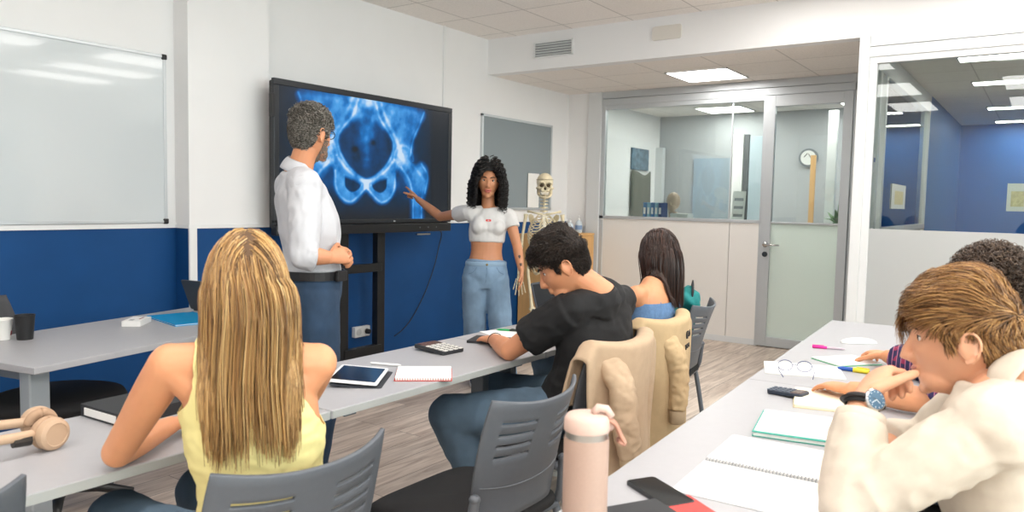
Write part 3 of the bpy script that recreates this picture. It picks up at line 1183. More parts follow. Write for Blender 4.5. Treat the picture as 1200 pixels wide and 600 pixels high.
slab(MB(), Vector((*tc_, T + .014)) + Rt @ Vector((0, 0, .0065)), .203, .148, .0012, Rt, .003).build('display', mat('dark_glass', '#1a1a1c', .12), t, world=True)
# stylus
m = MB()
a, b = onz(434, 425, T + .006), onz(470, 428, T + .006)
a.z = b.z = T + .0052
m.tube([a, a.lerp(b, .05), a.lerp(b, .9), b], [.003, .005, .005, .0018], 10)
tag(m.build('stylus_pen', mat('pen_white', '#e7e7e6', .35), smooth=True), 'slim white stylus lying between tablet and notebook', 'pen')


def notebook(label, c, ang, a, b, th, cover, spiral=None, name='spiral_notebook', page='#f2f2ef', ring='#9a9ea3', group=None):
    """lying pad: cover board, paper block, spiral along side 'x-','x+','y-','y+'"""
    t = thing(name, label, 'notebook', (*c, T), 0, group)
    flat_box(MB(), c, a, b, ang, T, T + .002, .006).build('cover', cover, t, world=True)
    flat_box(MB(), c, a - .006, b - .006, ang, T + .002, T + th, .004).build('pages', mat('pages_' + page, page, .75), t, world=True, bevel=.001)
    if spiral:
        s_, ln = (1 if spiral[1] == '+' else -1), (b if spiral[0] == 'x' else a)
        m = MB()
        n = int(ln / .0085)
        for k in range(n):
            q = -ln / 2 + ln * (k + .5) / n
            p = (s_ * a / 2, q) if spiral[0] == 'x' else (q, s_ * b / 2)
            d = (s_, 0) if spiral[0] == 'x' else (0, s_)
            pts = []
            for w in np.linspace(0, 2 * PI, 9):
                o = .0048 * math.cos(w)
                pts.append(loc2(c, ang, (p[0] + d[0] * (o - .002), p[1] + d[1] * (o - .002)), T + th / 2 + .0052 * math.sin(w) + .001))
            m.tube(pts, .0008, 4)
        m.build('spiral', mat('ring_' + ring, ring, .35, metal=.6), t, world=True)
    return t


a_ = math.atan2(1.616 - 1.779, 1.986 - 1.848)
notebook('white-paged notebook with red cover and spiral at the table edge beside the tablet', (2.0, 1.785), a_, .20, .20, .010, mat('cover_red', '#c9403a', .5), 'y-', ring='#c05a55')
# desk calculator
def calculator(label, c, ang, L_, W_, dark, keycol, th=.016, rows=4, cols=5, key=.013):
    t = thing('calculator', label, 'calculator', (*c, T))
    R = Euler((0, 0, ang)).to_matrix() @ Euler((0, math.radians(3), 0)).to_matrix()
    o = Vector((*c, T + .004))
    slab(MB(), o, L_, W_, th, R, .012).build('body', dark, t, world=True, bevel=.003)
    slab(MB(), o + R @ Vector((-L_ * .31, 0, th - .001)), L_ * .28, W_ * .80, .0025, R, .003).build('display', mat('lcd_brown', '#5d4039', .25), t, world=True)
    for i in range(cols):
        for j in range(rows):
            p = Vector((-L_ * .10 + L_ * .55 * i / (cols - 1), (j / (rows - 1) - .5) * W_ * .70, th - .0005))
            slab(MB(), o + R @ p, L_ * .085, W_ * .16, .003, R, .002).build('key', keycol, t, world=True)
    return t


calculator('black desk calculator with pale keys in the middle of the table', (2.365, 2.03), math.radians(-94), .175, .125, mat('calc_black', '#2a2c30', .45), mat('key_pale', '#dcdad5', .5))
# writing things of the student in black
t = thing('black_notebook', 'thin black notebook under the forearm of the student in black', 'notebook', (2.67, 2.0, T))
flat_box(MB(), (2.68, 1.985), .15, .2, math.radians(20), T, T + .010, .006).build('cover', mat('file_black', '#24262a'), t, world=True)
flat_box(MB(), (2.681, 1.985), .143, .19, math.radians(20), T + .0025, T + .0085, .003).build('pages', M_paper, t, world=True)
m = MB()
flat_box(m, (2.88, 2.02), .21, .27, math.radians(-25), T, T + .0015, .001)
tag(m.build('paper_sheet', M_paper), 'white sheet the student in black writes on', 'paper')


def pen(label, a, b, r, col, cap=None, name='pen', capfrac=.35):
    t = thing(name, label, 'pen', a)
    a, b = Vector(a), Vector(b)
    MB().tube([a, a.lerp(b, .03), a.lerp(b, .85), a.lerp(b, .97), b], [r * .7, r, r, r * .45, r * .25], 10).build('barrel', col, t, smooth=True, world=True)
    if cap is not None:
        MB().tube([a, a.lerp(b, .02), a.lerp(b, capfrac), a.lerp(b, capfrac + .01)], [r * .8, r * 1.2, r * 1.2, r * .9], 10).build('cap', cap, t, smooth=True, world=True)
        nrm = Vector((0, 0, 1))
        MB().tube([a + nrm * r * 1.3, a.lerp(b, capfrac * .8) + nrm * r * 1.5], r * .25, 6).build('clip', cap, t, world=True)
    return t


g0, g1 = onz(588, 386.5, T + .006), onz(606, 387.5, T + .006)
g0.z = g1.z = T + .0062
pen('green felt pen lying on the table before the student in black', g1, g1 + (g0 - g1) * 1.35, .005, mat('pen_green', '#1fa05a', .4), mat('cap_dark', '#1d2a24', .4))
# open laptop in front of the long-haired student
def laptop(label, hinge, ang, w, h, tilt, dark, scr_mat):
    t = thing('laptop', label, 'laptop', hinge, ang)
    b = MB()
    b.prism([(p[0], p[1] - .115) for p in rrect(w, .22, .012)], .0, .012)
    base = b.build('base', dark, t, bevel=.002)
    MB().bb(-w / 2 + .02, w / 2 - .02, -.115, -.02, .012, .0126).build('keyboard', M_black, base)
    MB().bb(-.05, .05, -.205, -.135, .012, .0124).build('trackpad', mat('pad_grey', '#3b3d41', .3), base)
    R = Euler((math.radians(-90 + 90 - tilt), 0, 0)).to_matrix()
    lid = MB()
    U, V = Vector((1, 0, 0)), Vector((0, math.sin(math.radians(tilt)), math.cos(math.radians(tilt))))
    O = Vector((0, 0, .012))
    prism_in(lid, [(p[0], p[1] + h / 2) for p in rrect(w, h, .010)], O, U, V, -.007)
    ld_ = lid.build('lid', dark, t, bevel=.0015)
    s_ = MB()
    prism_in(s_, [(p[0], p[1] + h / 2) for p in rrect(w - .016, h - .02, .004)], O + U.cross(V) * .0004, U, V, .0008)
    s_.build('screen', scr_mat, ld_)
    return t


laptop('dark open laptop standing on the table before the long-haired student', (3.215, 1.985, T), math.radians(3), .31, .225, 16, mat('laptop_dark', '#3c4046', .45), mat('laptop_screen', '#1b1e22', .25))
laptop("open dark laptop at the far right end of the teacher's desk", (2.345, 3.645, T), math.radians(100), .22, .175, 22, mat('laptop_dark', '#3c4046'), mat('laptop_screen', '#1b1e22'))

# insulated bottle ---------------------------------------------------
bc = Vector((1.172, .655, T))
t = thing('drinks_bottle', 'tall peach insulated bottle with steel collar and flip lid, nearest the camera', 'bottle', bc)
M_peach = mat('bottle_peach', '#b39788', .5, noise_amt=.02, noise_scale=200)
m = MB()
m.lathe([(.0, 0), (.034, 0), (.037, .003), (.0395, .02), (.0405, .05), (.0405, .195), (.0398, .203)], (0, 0, 0), 48)
m.build('body', M_peach, t, auto=40)
m = MB()
m.lathe([(.0385, .201), (.0385, .216), (.036, .216)], (0, 0, 0), 48)
m.build('steel_collar', mat('steel', '#b9b6b2', .3, metal=.9), t, auto=40)
m = MB()
m.lathe([(.037, .214), (.0410, .216), (.0415, .222), (.0405, .236), (.036, .243), (.026, .246), (.0, .2465)], (0, 0, 0), 48)
M_lid = mat('lid_peach', '#d0b3a6', .45)
m.build('lid', M_lid, t, auto=50)
q = _r.copy(); q.z = 0; q.normalize()
m = MB()
m.tube([Vector((0, 0, .246)) + q * .012, Vector((0, 0, .256)) + q * .020, Vector((0, 0, .254)) + q * .034, Vector((0, 0, .240)) + q * .043], .0075, 12, rb=.010)
m.build('flip_spout', M_lid, t, smooth=True)
m = MB()
m.tube(catmull([Vector((0, 0, .236)) + q * .036, Vector((0, 0, .228)) + q * .050, Vector((0, 0, .208)) + q * .060, Vector((0, 0, .192)) + q * .068, Vector((0, 0, .198)) + q * .056], 6), .0045, 10, rb=.014)
m.build('carry_loop', mat('loop_peach', '#b98570', .5), t, smooth=True)
m = MB()
m.ell(Vector((0, 0, .224)) + q * .041, (.007, .009, .010))
m.build('hinge', M_lid, t, smooth=True)
# phone
pa = math.atan2(.731 - .593, 1.497 - 1.414)
t = thing('mobile_phone', 'black mobile phone lying on the near table beside the bottle', 'phone', (1.487, .648, T))
flat_box(MB(), (1.487, .648), .158, .076, pa, T, T + .009, .011).build('body', mat('phone_body', '#202124', .35), t, world=True, bevel=.002)
flat_box(MB(), (1.487, .648), .150, .070, pa, T + .0085, T + .0095, .009).build('display', mat('phone_glass', '#0b0c0e', .04), t, world=True)
# black and red books at the bottom edge
def closed_book(label, c, ang, a, b, th, cover, z=T, name='notebook'):
    t = thing(name, label, 'notebook', (*c, z))
    flat_box(MB(), c, a, b, ang, z, z + .002, .004).build('back_cover', cover, t, world=True)
    flat_box(MB(), c, a - .006, b - .006, ang, z + .002, z + th - .002, .003).build('pages', M_paper, t, world=True)
    flat_box(MB(), c, a, b, ang, z + th - .002, z + th, .004).build('front_cover', cover, t, world=True, bevel=.0006)
    return t


closed_book('red notebook poking out under the black one by the phone', (1.385, .545), math.radians(56), .21, .15, .008, mat('cover_bright_red', '#e0352f', .5))
closed_book('black notebook lying on the red one at the bottom edge', (1.302, .575), math.radians(60), .21, .15, .010, mat('file_black', '#24262a'), T + .0082)
# open spiral notebook: two leaves either side of the wire
t = thing('spiral_notebook', 'large open spiral notebook with blank white leaves in front of the blond student', 'notebook', (1.765, .50, T))
sa = math.radians(3)
sc_ = (1.763, .50)
for k, (s_, th) in enumerate(((1, .007), (-1, .004))):
    c = loc2(sc_, sa, (s_ * .120, 0), 0)
    m = MB()
    flat_box(m, (c.x, c.y), .228, .30, sa, T, T + th, .004)
    m.build('leaves', mat('leaf_white', '#f3f3f1', .75), t, world=True, bevel=.001)
m = MB()
n = 38
for k in range(n):
    q_ = -.145 + .29 * k / (n - 1)
    m.tube([loc2(sc_, sa, (.0085 * math.cos(w), q_), T + .0045 + .0058 * math.sin(w)) for w in np.linspace(0, 2 * PI, 9)], .001, 4)
m.build('spiral', mat('wire_grey', '#8b9096', .35, metal=.5), t, world=True)
# turquoise book with a sheet on it
ga = math.radians(10)
closed_book('turquoise hardback lying under a white sheet in front of the blond student', (2.17, .535), ga, .245, .225, .013, mat('cover_teal', '#1aa08f', .45), name='hardback_book')
m = MB()
flat_box(m, (2.178, .538), .238, .212, ga, T + .0131, T + .0145, .001)
tag(m.build('paper_sheet', M_paper), 'white sheet lying on the turquoise book', 'paper')
m = MB()
flat_box(m, (2.99, .735), .225, .28, math.radians(18), T, T + .003, .001)
tag(m.build('paper_sheet', M_paper), 'white sheets under the reading glasses', 'paper')
notebook('cream-paged open notebook under the curly-haired student\'s left hand', (2.55, .56), math.radians(14), .25, .18, .010, mat('cover_cream', '#d8c9a4', .6), None, name='cream_notebook', page='#f4ead0')
calculator('small dark calculator peeping out beside the cream notebook', (2.555, .672), math.radians(80), .12, .07, mat('calc_blue', '#27303f', .45), mat('key_grey', '#56606f', .5), .012, 4, 5)
# reading glasses folded on the sheets
gp = onz(931, 437, T)
t = thing('reading_glasses', 'thin metal spectacles lying on the white sheets', 'glasses', (gp.x, gp.y, T + .003), math.radians(-70))
for s_ in (-1, 1):
    MB().tube([(s_ * .034 + .026 * math.cos(a), .0, .024 + .020 * math.sin(a)) for a in np.linspace(0, 2 * PI, 25)], .0013, 6).build('rim', mat('rim_blue', '#3a4c78', .3, metal=.5), t, smooth=True)
    MB().tube([(s_ * .060, 0, .030), (s_ * .062, -.07, .018), (s_ * .05, -.13, .0055)], .0013, 6).build('temple', mat('rim_blue', '#3a4c78'), t, smooth=True)
MB().tube([(-.008, 0, .026), (0, .002, .029), (.008, 0, .026)], .0012, 6).build('bridge', mat('rim_blue', '#3a4c78'), t)
hp0, hp1 = onz(1014, 443, T + .008), onz(975, 437.5, T + .008)
hp0.z = hp1.z = T + .0185
hp0.z = hp1.z = T + .0085
pen('blue and yellow highlighter pen lying beside the hand on the cream notebook', hp0 + r2x * .12, hp1 + r2x * .12, .008, mat('pen_blue', '#2457b0', .4), mat('cap_yellow', '#f0dc3a', .4), 'highlighter', .5)
notebook('open pad with green cover edge under the curly-haired student\'s hand', (3.28, .64), math.radians(-38), .21, .17, .007, mat('cover_green', '#3fae7d', .5), None, name='green_notepad')
k0, k1 = onz(953, 407.5, T + .006), onz(992, 411, T + .006)
k0.z = k1.z = T + .013
k0.z = k1.z = T + .0065
pen('bright pink capped pen lying at the far end of the second row table', k0 + r2x * .03 + r2y * .01, k1 + r2x * .03 + r2y * .01, .0055, mat('pen_clear', '#b9a9b4', .3), mat('cap_pink', '#e0208f', .35), 'pen', .45)
mp_ = onz(1006, 402, T)
m = MB()
m.grid(lambda u, v: Vector((mp_.x, mp_.y, T + .001)) + Euler((0, 0, math.radians(-55))).to_matrix() @ Vector((.085 * math.cos(u * 2 * PI) * (abs(math.cos(u * 2 * PI)) + .01) ** -.35 * math.sin(v * PI / 2 + .001), .032 * math.sin(u * 2 * PI) * math.sin(v * PI / 2 + .001), .024 * math.cos(v * PI / 2))), 28, 8, True)
tag(m.build('spectacle_case', mat('case_white', '#e6e6e4', .4), smooth=True), 'white rounded case behind the curly-haired student\'s hand', 'case')

# ------------------------------------------------------------------ on the teacher's desk
m = MB()
prf = [(.0, .002), (.027, .002), (.030, 0), (.0385, .098), (.040, .104), (.0365, .104), (.028, .01), (0, .01)]
m.lathe(prf, (1.405, 3.50, T), 32)
tag(m.build('black_cup', mat('cup_black', '#1b1b1d', .5), auto=40), "matt black tumbler on the teacher's desk", 'cup')
t = thing('paper_cup', 'white paper cup with a dark red mark beside the black tumbler', 'cup', (1.345, 3.56, T))
MB().lathe([(.0, .004), (.026, .004), (.028, 0), (.036, .082), (.0385, .085), (.0375, .088), (.034, .085), (.027, .01), (0, .01)], (0, 0, 0), 32).build('cup', mat('cup_white', '#e8e6e2', .6), t, auto=40)
m = MB()
m.grid(lambda u, v: Vector((math.cos(-.95 + .5 * u), math.sin(-.95 + .5 * u), 0)) * (.0305 + .004 * v) + Vector((0, 0, .018 + .02 * v)), 6, 4)
m.build('red_mark', mat('mark_red', '#8e2630', .5), t)
fa = math.atan2(3.721 - 3.316, 2.049 - 1.99)
t = thing('blue_folder', "bright blue plastic folder on the teacher's desk", 'folder', (2.11, 3.54, T))
ff_ = [(2.045, 3.70), (1.985, 3.34), (2.215, 3.30), (2.275, 3.66)]
MB().prism(ff_, T, T + .004).build('back_flap', mat('folder_blue', '#12a0de', .22), t)
MB().prism([(p[0] + (.003 if p[0] < 2.1 else -.004), p[1]) for p in ff_], T + .004, T + .006).build('papers', M_paper, t)
MB().prism(ff_, T + .006, T + .009).build('front_flap', mat('folder_blue', '#12a0de'), t, bevel=.001)
for ch in t.children:
    ch.location = -t.location
t = thing('white_box', "small white box with red print on the teacher's desk beside the folder", 'box', (1.905, 3.535, T), math.radians(42))
MB().prism(rrect(.15, .085, .004), 0, .026).build('box', mat('box_white', '#ecebe9', .5), t, bevel=.002)
MB().bb(-.01, .05, -.02, -.012, .026, .0264).build('red_print', mat('mark_red', '#8e2630'), t)
MB().bb(-.05, -.02, .0, .02, .026, .0264).build('grey_print', mat('print_grey', '#9c9fa3', .5), t)

# ------------------------------------------------------------------ corner cabinet and bottles
kx0, kx1, ky0, ky1, kz = 6.46, 7.36, 4.09, 4.472, 1.036
t = thing('wooden_cabinet', 'light wood cabinet in the corner behind the skeleton', 'cabinet', ((kx0 + kx1) / 2, (ky0 + ky1) / 2, 0))
cw_, cd_ = kx1 - kx0, ky1 - ky0
MB().bb(-cw_ / 2, cw_ / 2, -cd_ / 2 + .018, cd_ / 2, .05, kz - .025).build('carcass', M_wood, t)
MB().bb(-cw_ / 2 - .004, cw_ / 2 + .004, -cd_ / 2 - .004, cd_ / 2, kz - .025, kz).build('top', M_wood, t, bevel=.002)
MB().bb(-cw_ / 2 + .02, cw_ / 2 - .02, -cd_ / 2 + .04, cd_ / 2, 0, .05).build('plinth', M_black, t)
for s_ in (-1, 1):
    d_ = MB().bb(min(s_ * .002, s_ * (cw_ / 2 - .001)), max(s_ * .002, s_ * (cw_ / 2 - .001)), -cd_ / 2, -cd_ / 2 + .018, .055, kz - .03).build('door', M_wood, t, bevel=.001)
    MB().tube([(s_ * .03, -cd_ / 2 - .02, .50), (s_ * .03, -cd_ / 2 - .02, .62)], .005, 8).build('handle', M_chrome, d_)
M_clear = mat('bottle_clear', '#cfdbe2', .25)
for k, (px, lab) in enumerate(((667.5, 'clear pump bottle on the wooden cabinet, the shorter left one'), (678, 'tall clear bottle on the wooden cabinet behind the student in black'))):
    p = ony(px, 272, 4.24)
    t = thing('pump_bottle', lab, 'bottle', (p.x, 4.24, kz))
    h = (.115, .135)[k]
    MB().lathe([(.0, 0), (.036, 0), (.039, .006), (.039, h * .72), (.030, h * .9), (.014, h), (.013, h + .012)], (0, 0, 0), 24).build('body', M_clear, t, auto=45)
    MB().lathe([(.015, h + .006), (.015, h + .022), (.005, h + .024), (.005, h + .045)], (0, 0, 0), 16).build('pump', M_white, t, auto=45)
    MB().tube([(0, 0, h + .045), (-.022, -.02, h + .045), (-.03, -.026, h + .036)], [.008, .006, .004], 8).build('nozzle', M_white, t, smooth=True)
    MB().lathe([(.0395, h * .25), (.0395, h * .6)], (0, 0, 0), 24).build('label_band', mat('label_blue', '#7f9cc4', .5), t)
p = ony(686, 272, 4.25)
m = MB()
m.lathe([(.0, 0), (.030, 0), (.034, .05), (.036, .066), (.037, .075), (0, .078)], (p.x, 4.25, kz), 24)
tag(m.build('plastic_pot', mat('pot_white', '#dfe4e8', .35), auto=40), 'small round white pot beside the bottles on the cabinet', 'pot')

# ------------------------------------------------------------------ office beyond the long window
t = thing('office_counter', 'pale worktop behind the sill of the long window', 'counter', (7.85, 3.0, 0))
MB().bb(-.30, .30, -.95, 1.35, .04, 1.14).build('carcass', mat('counter_pale', '#c8ccce', .6), t)
MB().bb(-.32, .32, -.97, 1.37, 1.14, 1.165).build('worktop', mat('counter_top', '#b9bdbf', .5), t, bevel=.003)
M_fb = [mat('binder_blue', '#1f77b5', .5), mat('binder_pale', '#8fc2dd', .5), mat('binder_navy', '#24467e', .5)]
for k, px in enumerate((759, 763.5, 768, 772.5, 777)):
    p = onx(px, 245, 7.78)
    t = thing('ring_binder', ['leftmost blue ring binder behind the window sill', 'pale blue ring binder, second from the left behind the sill', 'blue ring binder in the middle of the row behind the sill',
                              'pale ring binder, second from the right behind the sill', 'dark navy ring binder at the right end of the row'][k], 'binder', (7.78, p.y, 1.165), 0, 'binders behind the sill')
    MB().box((0, 0, .11), (.16, .036, .22)).build('cover', M_fb[(0, 1, 0, 1, 2)[k]], t, bevel=.003)
    MB().box((-.081, 0, .13), (.002, .024, .07)).build('spine_label', M_paper, t)
# anatomical head bust
p = onx(789, 240, 7.95)
t = thing('head_model', 'pale mannequin head on the counter behind the window', 'bust', (7.95, p.y, 1.165))
m = MB()
m.lathe([(.0, 0), (.085, 0), (.085, .02), (.05, .03), (.048, .10), (.055, .12), (.0, .13)], (0, 0, 0), 24)
m.build('base', mat('bust_tan', '#b9a594', .6), t, auto=40)
m = MB()
m.ell((0, 0, .24), (.085, .075, .10))
m.ell((-.035, 0, .18), (.045, .05, .06))
m.ell((-.085, 0, .21), (.018, .014, .022))
m.build('head', mat('bust_skin', '#cdb7a4', .6), t, smooth=True)
p = onx(797, 245, 7.72)
tag(MB().box((7.72, p.y - .02, 1.165 + .055), (.16, .20, .11)).build('storage_box', mat('box_offwhite', '#d8dbd9', .6), bevel=.004), 'low off-white box on the counter before the mannequin head', 'box')
for k, px in enumerate((846, 868, 884)):
    p = onx(px, 250, 7.75)
    m = MB()
    m.grid(lambda u, v, yy=p.y: Vector((7.75 + .05 * math.cos(u * 2 * PI) * math.sin(.02 + v * 1.55), yy + .075 * math.sin(u * 2 * PI) * math.sin(.02 + v * 1.55), 1.166 + .055 * math.cos(.02 + v * 1.55))), 18, 7, True)
    m.box((7.75, p.y, 1.18), (.09, .13, .03))
    tag(m.build('desk_gadget', M_black, auto=40), ['dark desk gadget on the counter, left of the paper stand', 'dark desk gadget on the counter under the paper stand', 'dark desk gadget on the counter beside the door'][k], 'gadget', 'gadgets on the counter')
# things on the office walls
a, b = ony(740, 172, 4.49), ony(757, 250, 4.49)
tag(MB().bb(a.x, b.x, 4.475, 4.495, 1.82, 2.10).build('hanging_poster', mat('poster_blue', '#5a7384', .6, noise_amt=.5, noise_scale=12)), 'blue-grey printed poster on the white office wall, above the dark garment', 'poster')
gw = b.x + .05 - a.x
m = MB()
m.grid(lambda u, v: Vector((a.x + gw * u + .02 * math.sin(v * 5) * (u - .5), 4.475 - .05 * math.sin(u * PI) ** .5 - .012 * math.sin(u * 19 + v * 3) * v, 1.78 - 1.08 * v + .03 * math.cos(u * 2 * PI) * (1 - v))), 24, 16)
tag(m.build('hanging_coat', mat('garment_grey', '#5f6258', .85), smooth=True, solidify=.012), 'dark grey garment hanging on the white office wall behind the long window', 'coat')
b = onx(766, 200, 9.85)
tag(MB().bb(9.78, 9.87, b.y - .16, b.y - .02, .0, 2.15).build('tall_panel', mat('panel_office', '#d6dadc', .5), bevel=.004), 'tall narrow white panel standing in the office corner', 'panel')
def rect_on_x(X, x0, x1, ytop, ybot, mt, name, depth=.02):
    a, b, c_ = onx(x0, ytop, X), onx(x1, ytop, X), onx(x0, ybot, X)
    b.z = c_.z
    return MB().bb(X - depth, X, min(a.y, b.y), max(a.y, b.y), b.z, a.z).build(name, mt, None, bevel=.002)


o = rect_on_x(9.895, 814, 857, 186, 470, mat('door_greyblue', '#a3b1bc', .5), 'door_2'); o['kind'] = 'structure'
o = rect_on_x(9.895, 860, 873, 158, 470, M_wall, 'trim_5', .05); o['kind'] = 'structure'
o = rect_on_x(9.895, 880, 899, 160, 470, mat('door_pale', '#b9c9d2', .5), 'door_3', .03); o['kind'] = 'structure'
o = rect_on_x(9.895, 874, 879.5, 158, 470, mat('post_dark', '#55595c', .5), 'trim_6', .04); o['kind'] = 'structure'
a, b = onx(863, 206, 8.1), onx(873, 243, 8.1)
t = thing('paper_stand', 'white calendar sheet standing on the counter behind the sill', 'calendar', (8.05, (a.y + b.y) / 2, 1.166))
MB().box((0, 0, .19), (.004, abs(a.y - b.y) + .03, .34), (0, math.radians(8), 0)).build('sheet', M_paper, t)
MB().box((.05, 0, .012), (.14, .12, .024)).build('foot', M_black, t)
for k in range(3):
    MB().box((-.0045 + .012 * (k - 1), 0, .10 + .085 * k), (.002, .10, .03), (0, math.radians(8), 0)).build('print_block', mat('print_grey', '#9c9fa3'), t)
# clock, plant and timber post behind the glass door
c = onx(948, 185, 9.89)
t = thing('wall_clock', 'round grey wall clock seen through the glass door', 'clock', (9.885, c.y, c.z))
MB().tube([(0, 0, 0), (-.03, 0, 0)], .115, 32).build('case', mat('clock_grey', '#7b8287', .5), t)
MB().tube([(-.03, 0, 0), (-.034, 0, 0)], .09, 32).build('dial', M_paper, t)
MB().box((-.037, .03, .03), (.003, .010, .06), (math.radians(40), 0, 0)).build('hand', M_black, t)
MB().box((-.037, -.02, .02), (.003, .008, .07), (math.radians(-30), 0, 0)).build('hand', M_black, t)
o = rect_on_x(9.6, 951, 957, 182, 450, M_wood, 'timber_post', .03); tag(o, 'upright timber post seen through the glass door', 'post')
pp = onx(990, 246, 8.7)
t = thing('potted_plant', 'leafy green plant in a pot seen low through the glass door', 'plant', (8.7, pp.y, .0))
MB().lathe([(.0, 0), (.12, 0), (.16, .30), (.17, .32), (.14, .32), (.13, .28), (0, .28)], (0, 0, .85), 24).build('pot', mat('pot_clay', '#8b8f90', .6), t, auto=40)
MB().lathe([(.0, 0), (.16, 0), (.13, .02), (.03, .04), (.03, .81), (.12, .85), (0, .86)], (0, 0, 0), 24).build('pot_stand', M_black, t, auto=40)
m = MB()
for k in range(70):
    a = random.uniform(0, 2 * PI)
    L_ = random.uniform(.16, .34)
    e = random.uniform(.2, 1.3)
    o_ = Vector((random.uniform(-.06, .06), random.uniform(-.06, .06), 1.14))
    d_ = Vector((math.cos(a) * math.cos(e), math.sin(a) * math.cos(e), math.sin(e)))
    s_ = d_.cross(Vector((0, 0, 1))).normalized() * .03
    p1, p2 = o_ + d_ * L_ * .55, o_ + d_ * L_ + Vector((0, 0, -.08 * math.cos(e)))
    m.add([o_, p1 + s_, p2, p1 - s_, p1 + Vector((0, 0, .008))], [(0, 1, 4), (1, 2, 4), (2, 3, 4), (3, 0, 4)])
m.build('foliage', mat('leaf_green', '#4f7a3f', .6, noise_amt=.3, noise_scale=30), t, solidify=.002)
# corridor behind the right glass: white door, notices
o = ony(1086, 200, SY - .03)
t0_, t1_ = onx(1087, 198, 12.0), onx(1111, 198, 12.0)
a, b = onx(1086, 198, XE), onx(1110, 270, XE)
o = MB().bb(XE - .04, XE, min(a.y, b.y), max(a.y, b.y), 0, a.z).build('door_4', mat('door_white', '#d9dcdc', .5), bevel=.003); o['kind'] = 'structure'
m = MB()
m.bb(XE - .06, XE, min(a.y, b.y) - .08, min(a.y, b.y), 0, a.z + .08); m.bb(XE - .06, XE, max(a.y, b.y), max(a.y, b.y) + .08, 0, a.z + .08); m.bb(XE - .06, XE, min(a.y, b.y), max(a.y, b.y), a.z, a.z + .08)
o = m.build('trim_7', M_white); o['kind'] = 'structure'
a, b = ony(1047, 215, SY - .02), ony(1061, 245, SY - .02)
def notice(label, O, U, w, h):
    t = thing('notice', label, 'notice', O, math.atan2(U[1], U[0]))
    MB().box((0, 0, 0), (w, .003, h)).build('sheet', M_paper, t)
    MB().box((0, -.002, -.01), (w * .62, .002, h * .55)).build('print', mat('print_yellow', '#e8dba8', .7, noise_amt=.2, noise_scale=40), t)
    return t
notice('white notice with yellow print on the side glass behind the post', ((a.x + b.x) / 2, SY - .012, (a.z + b.z) / 2), (1, 0), abs(b.x - a.x), a.z - b.z)
a, b = onx(1181, 215, XB + .03), onx(1204, 248, XB + .03)
notice('white notice with yellow print stuck inside the right glass', (XB + .026, (a.y + b.y) / 2, (a.z + b.z) / 2), (0, -1), abs(a.y - b.y), a.z - b.z)
a = onx(1025, 190, XB + .05)
t = thing('entry_switch', 'small white entry unit on the frame behind the post', 'switch', (6.02, SY - .05, a.z))
MB().box((0, 0, 0), (.07, .03, .14)).build('housing', M_white, t, bevel=.004)
MB().box((0, -.017, .02), (.03, .004, .03)).build('button', mat('pen_blue', '#2457b0'), t)

o = rect_on_x(9.0, 973, 984, 130, 420, M_white, 'trim_8', .06); o['kind'] = 'structure'
# ================================================================== people
def fuse(mb, voxel, smooth=2, factor=.5):
    """weld overlapping closed shapes into one continuous skin"""
    me = bpy.data.meshes.new('tmp')
    me.from_pydata([tuple(v) for v in mb.v], [], mb.f)
    bm = bmesh.new()
    bm.from_mesh(me)
    bmesh.ops.recalc_face_normals(bm, faces=bm.faces)
    bm.to_mesh(me)
    bm.free()
    o = bpy.data.objects.new('tmp', me)
    C.objects.link(o)
    r = o.modifiers.new('r', 'REMESH')
    r.mode = 'VOXEL'
    r.voxel_size = voxel
    s = o.modifiers.new('s', 'SMOOTH')
    s.factor = factor
    s.iterations = smooth
    bpy.context.view_layer.update()
    dg = bpy.context.evaluated_depsgraph_get()
    me2 = bpy.data.meshes.new_from_object(o.evaluated_get(dg))
    bpy.data.objects.remove(o)
    bpy.data.meshes.remove(me)
    return me2


def finish(me, name, m, parent, disp=None, cut=None, local=True, solid=0):
    me.name = name
    n = len(me.vertices)
    if disp:
        co = [v.co.copy() for v in me.vertices]
        no = [v.normal.copy() for v in me.vertices]
        for v, c_, n_ in zip(me.vertices, co, no):
            v.co = c_ + n_ * disp(c_, n_)
    if cut:
        bm = bmesh.new()
        bm.from_mesh(me)
        bmesh.ops.delete(bm, geom=[v for v in bm.verts if cut(v.co)], context='VERTS')
        # tidy the cut rim
        for _ in range(3):
            rim = [v for v in bm.verts if v.is_boundary]
            nc = {}
            for v in rim:
                nb = [e.other_vert(v).co for e in v.link_edges if e.is_boundary]
                if len(nb) == 2:
                    nc[v] = v.co * .4 + (nb[0] + nb[1]) * .3
            for v, c_ in nc.items():
                v.co = c_
        bm.to_mesh(me)
        bm.free()
    if parent is not None:
        me.transform(Matrix.Translation(-Vector(parent.location)))
    me.materials.clear()
    me.materials.append(m)
    me.polygons.foreach_set('use_smooth', [True] * len(me.polygons))
    o = bpy.data.objects.new(name, me)
    C.objects.link(o)
    o.parent = parent
    if solid:
        q = o.modifiers.new('t', 'SOLIDIFY')
        q.thickness = solid
        q.offset = 1
    return o


def folds(amp, scale, stretch=(1, 1, 1), seed=0., fine=.25):
    st = Vector(stretch)

    def f(c, n):
        p = Vector((c.x * st.x, c.y * st.y, c.z * st.z)) * scale + Vector((seed, seed * 1.7, seed * .6))
        a = noise.noise(p)
        w = 1 - abs(noise.noise(p * 1.9 + Vector((5, 1, 3)))) * 2
        return amp * (.5 * a + .5 * max(w, -.3) * .8 + fine * noise.noise(p * 4))
    return f


def frame(fwd, up):
    y = Vector(fwd).normalized()
    x = y.cross(Vector(up)).normalized()
    z = x.cross(y)
    return Matrix((x, y, z)).transposed()


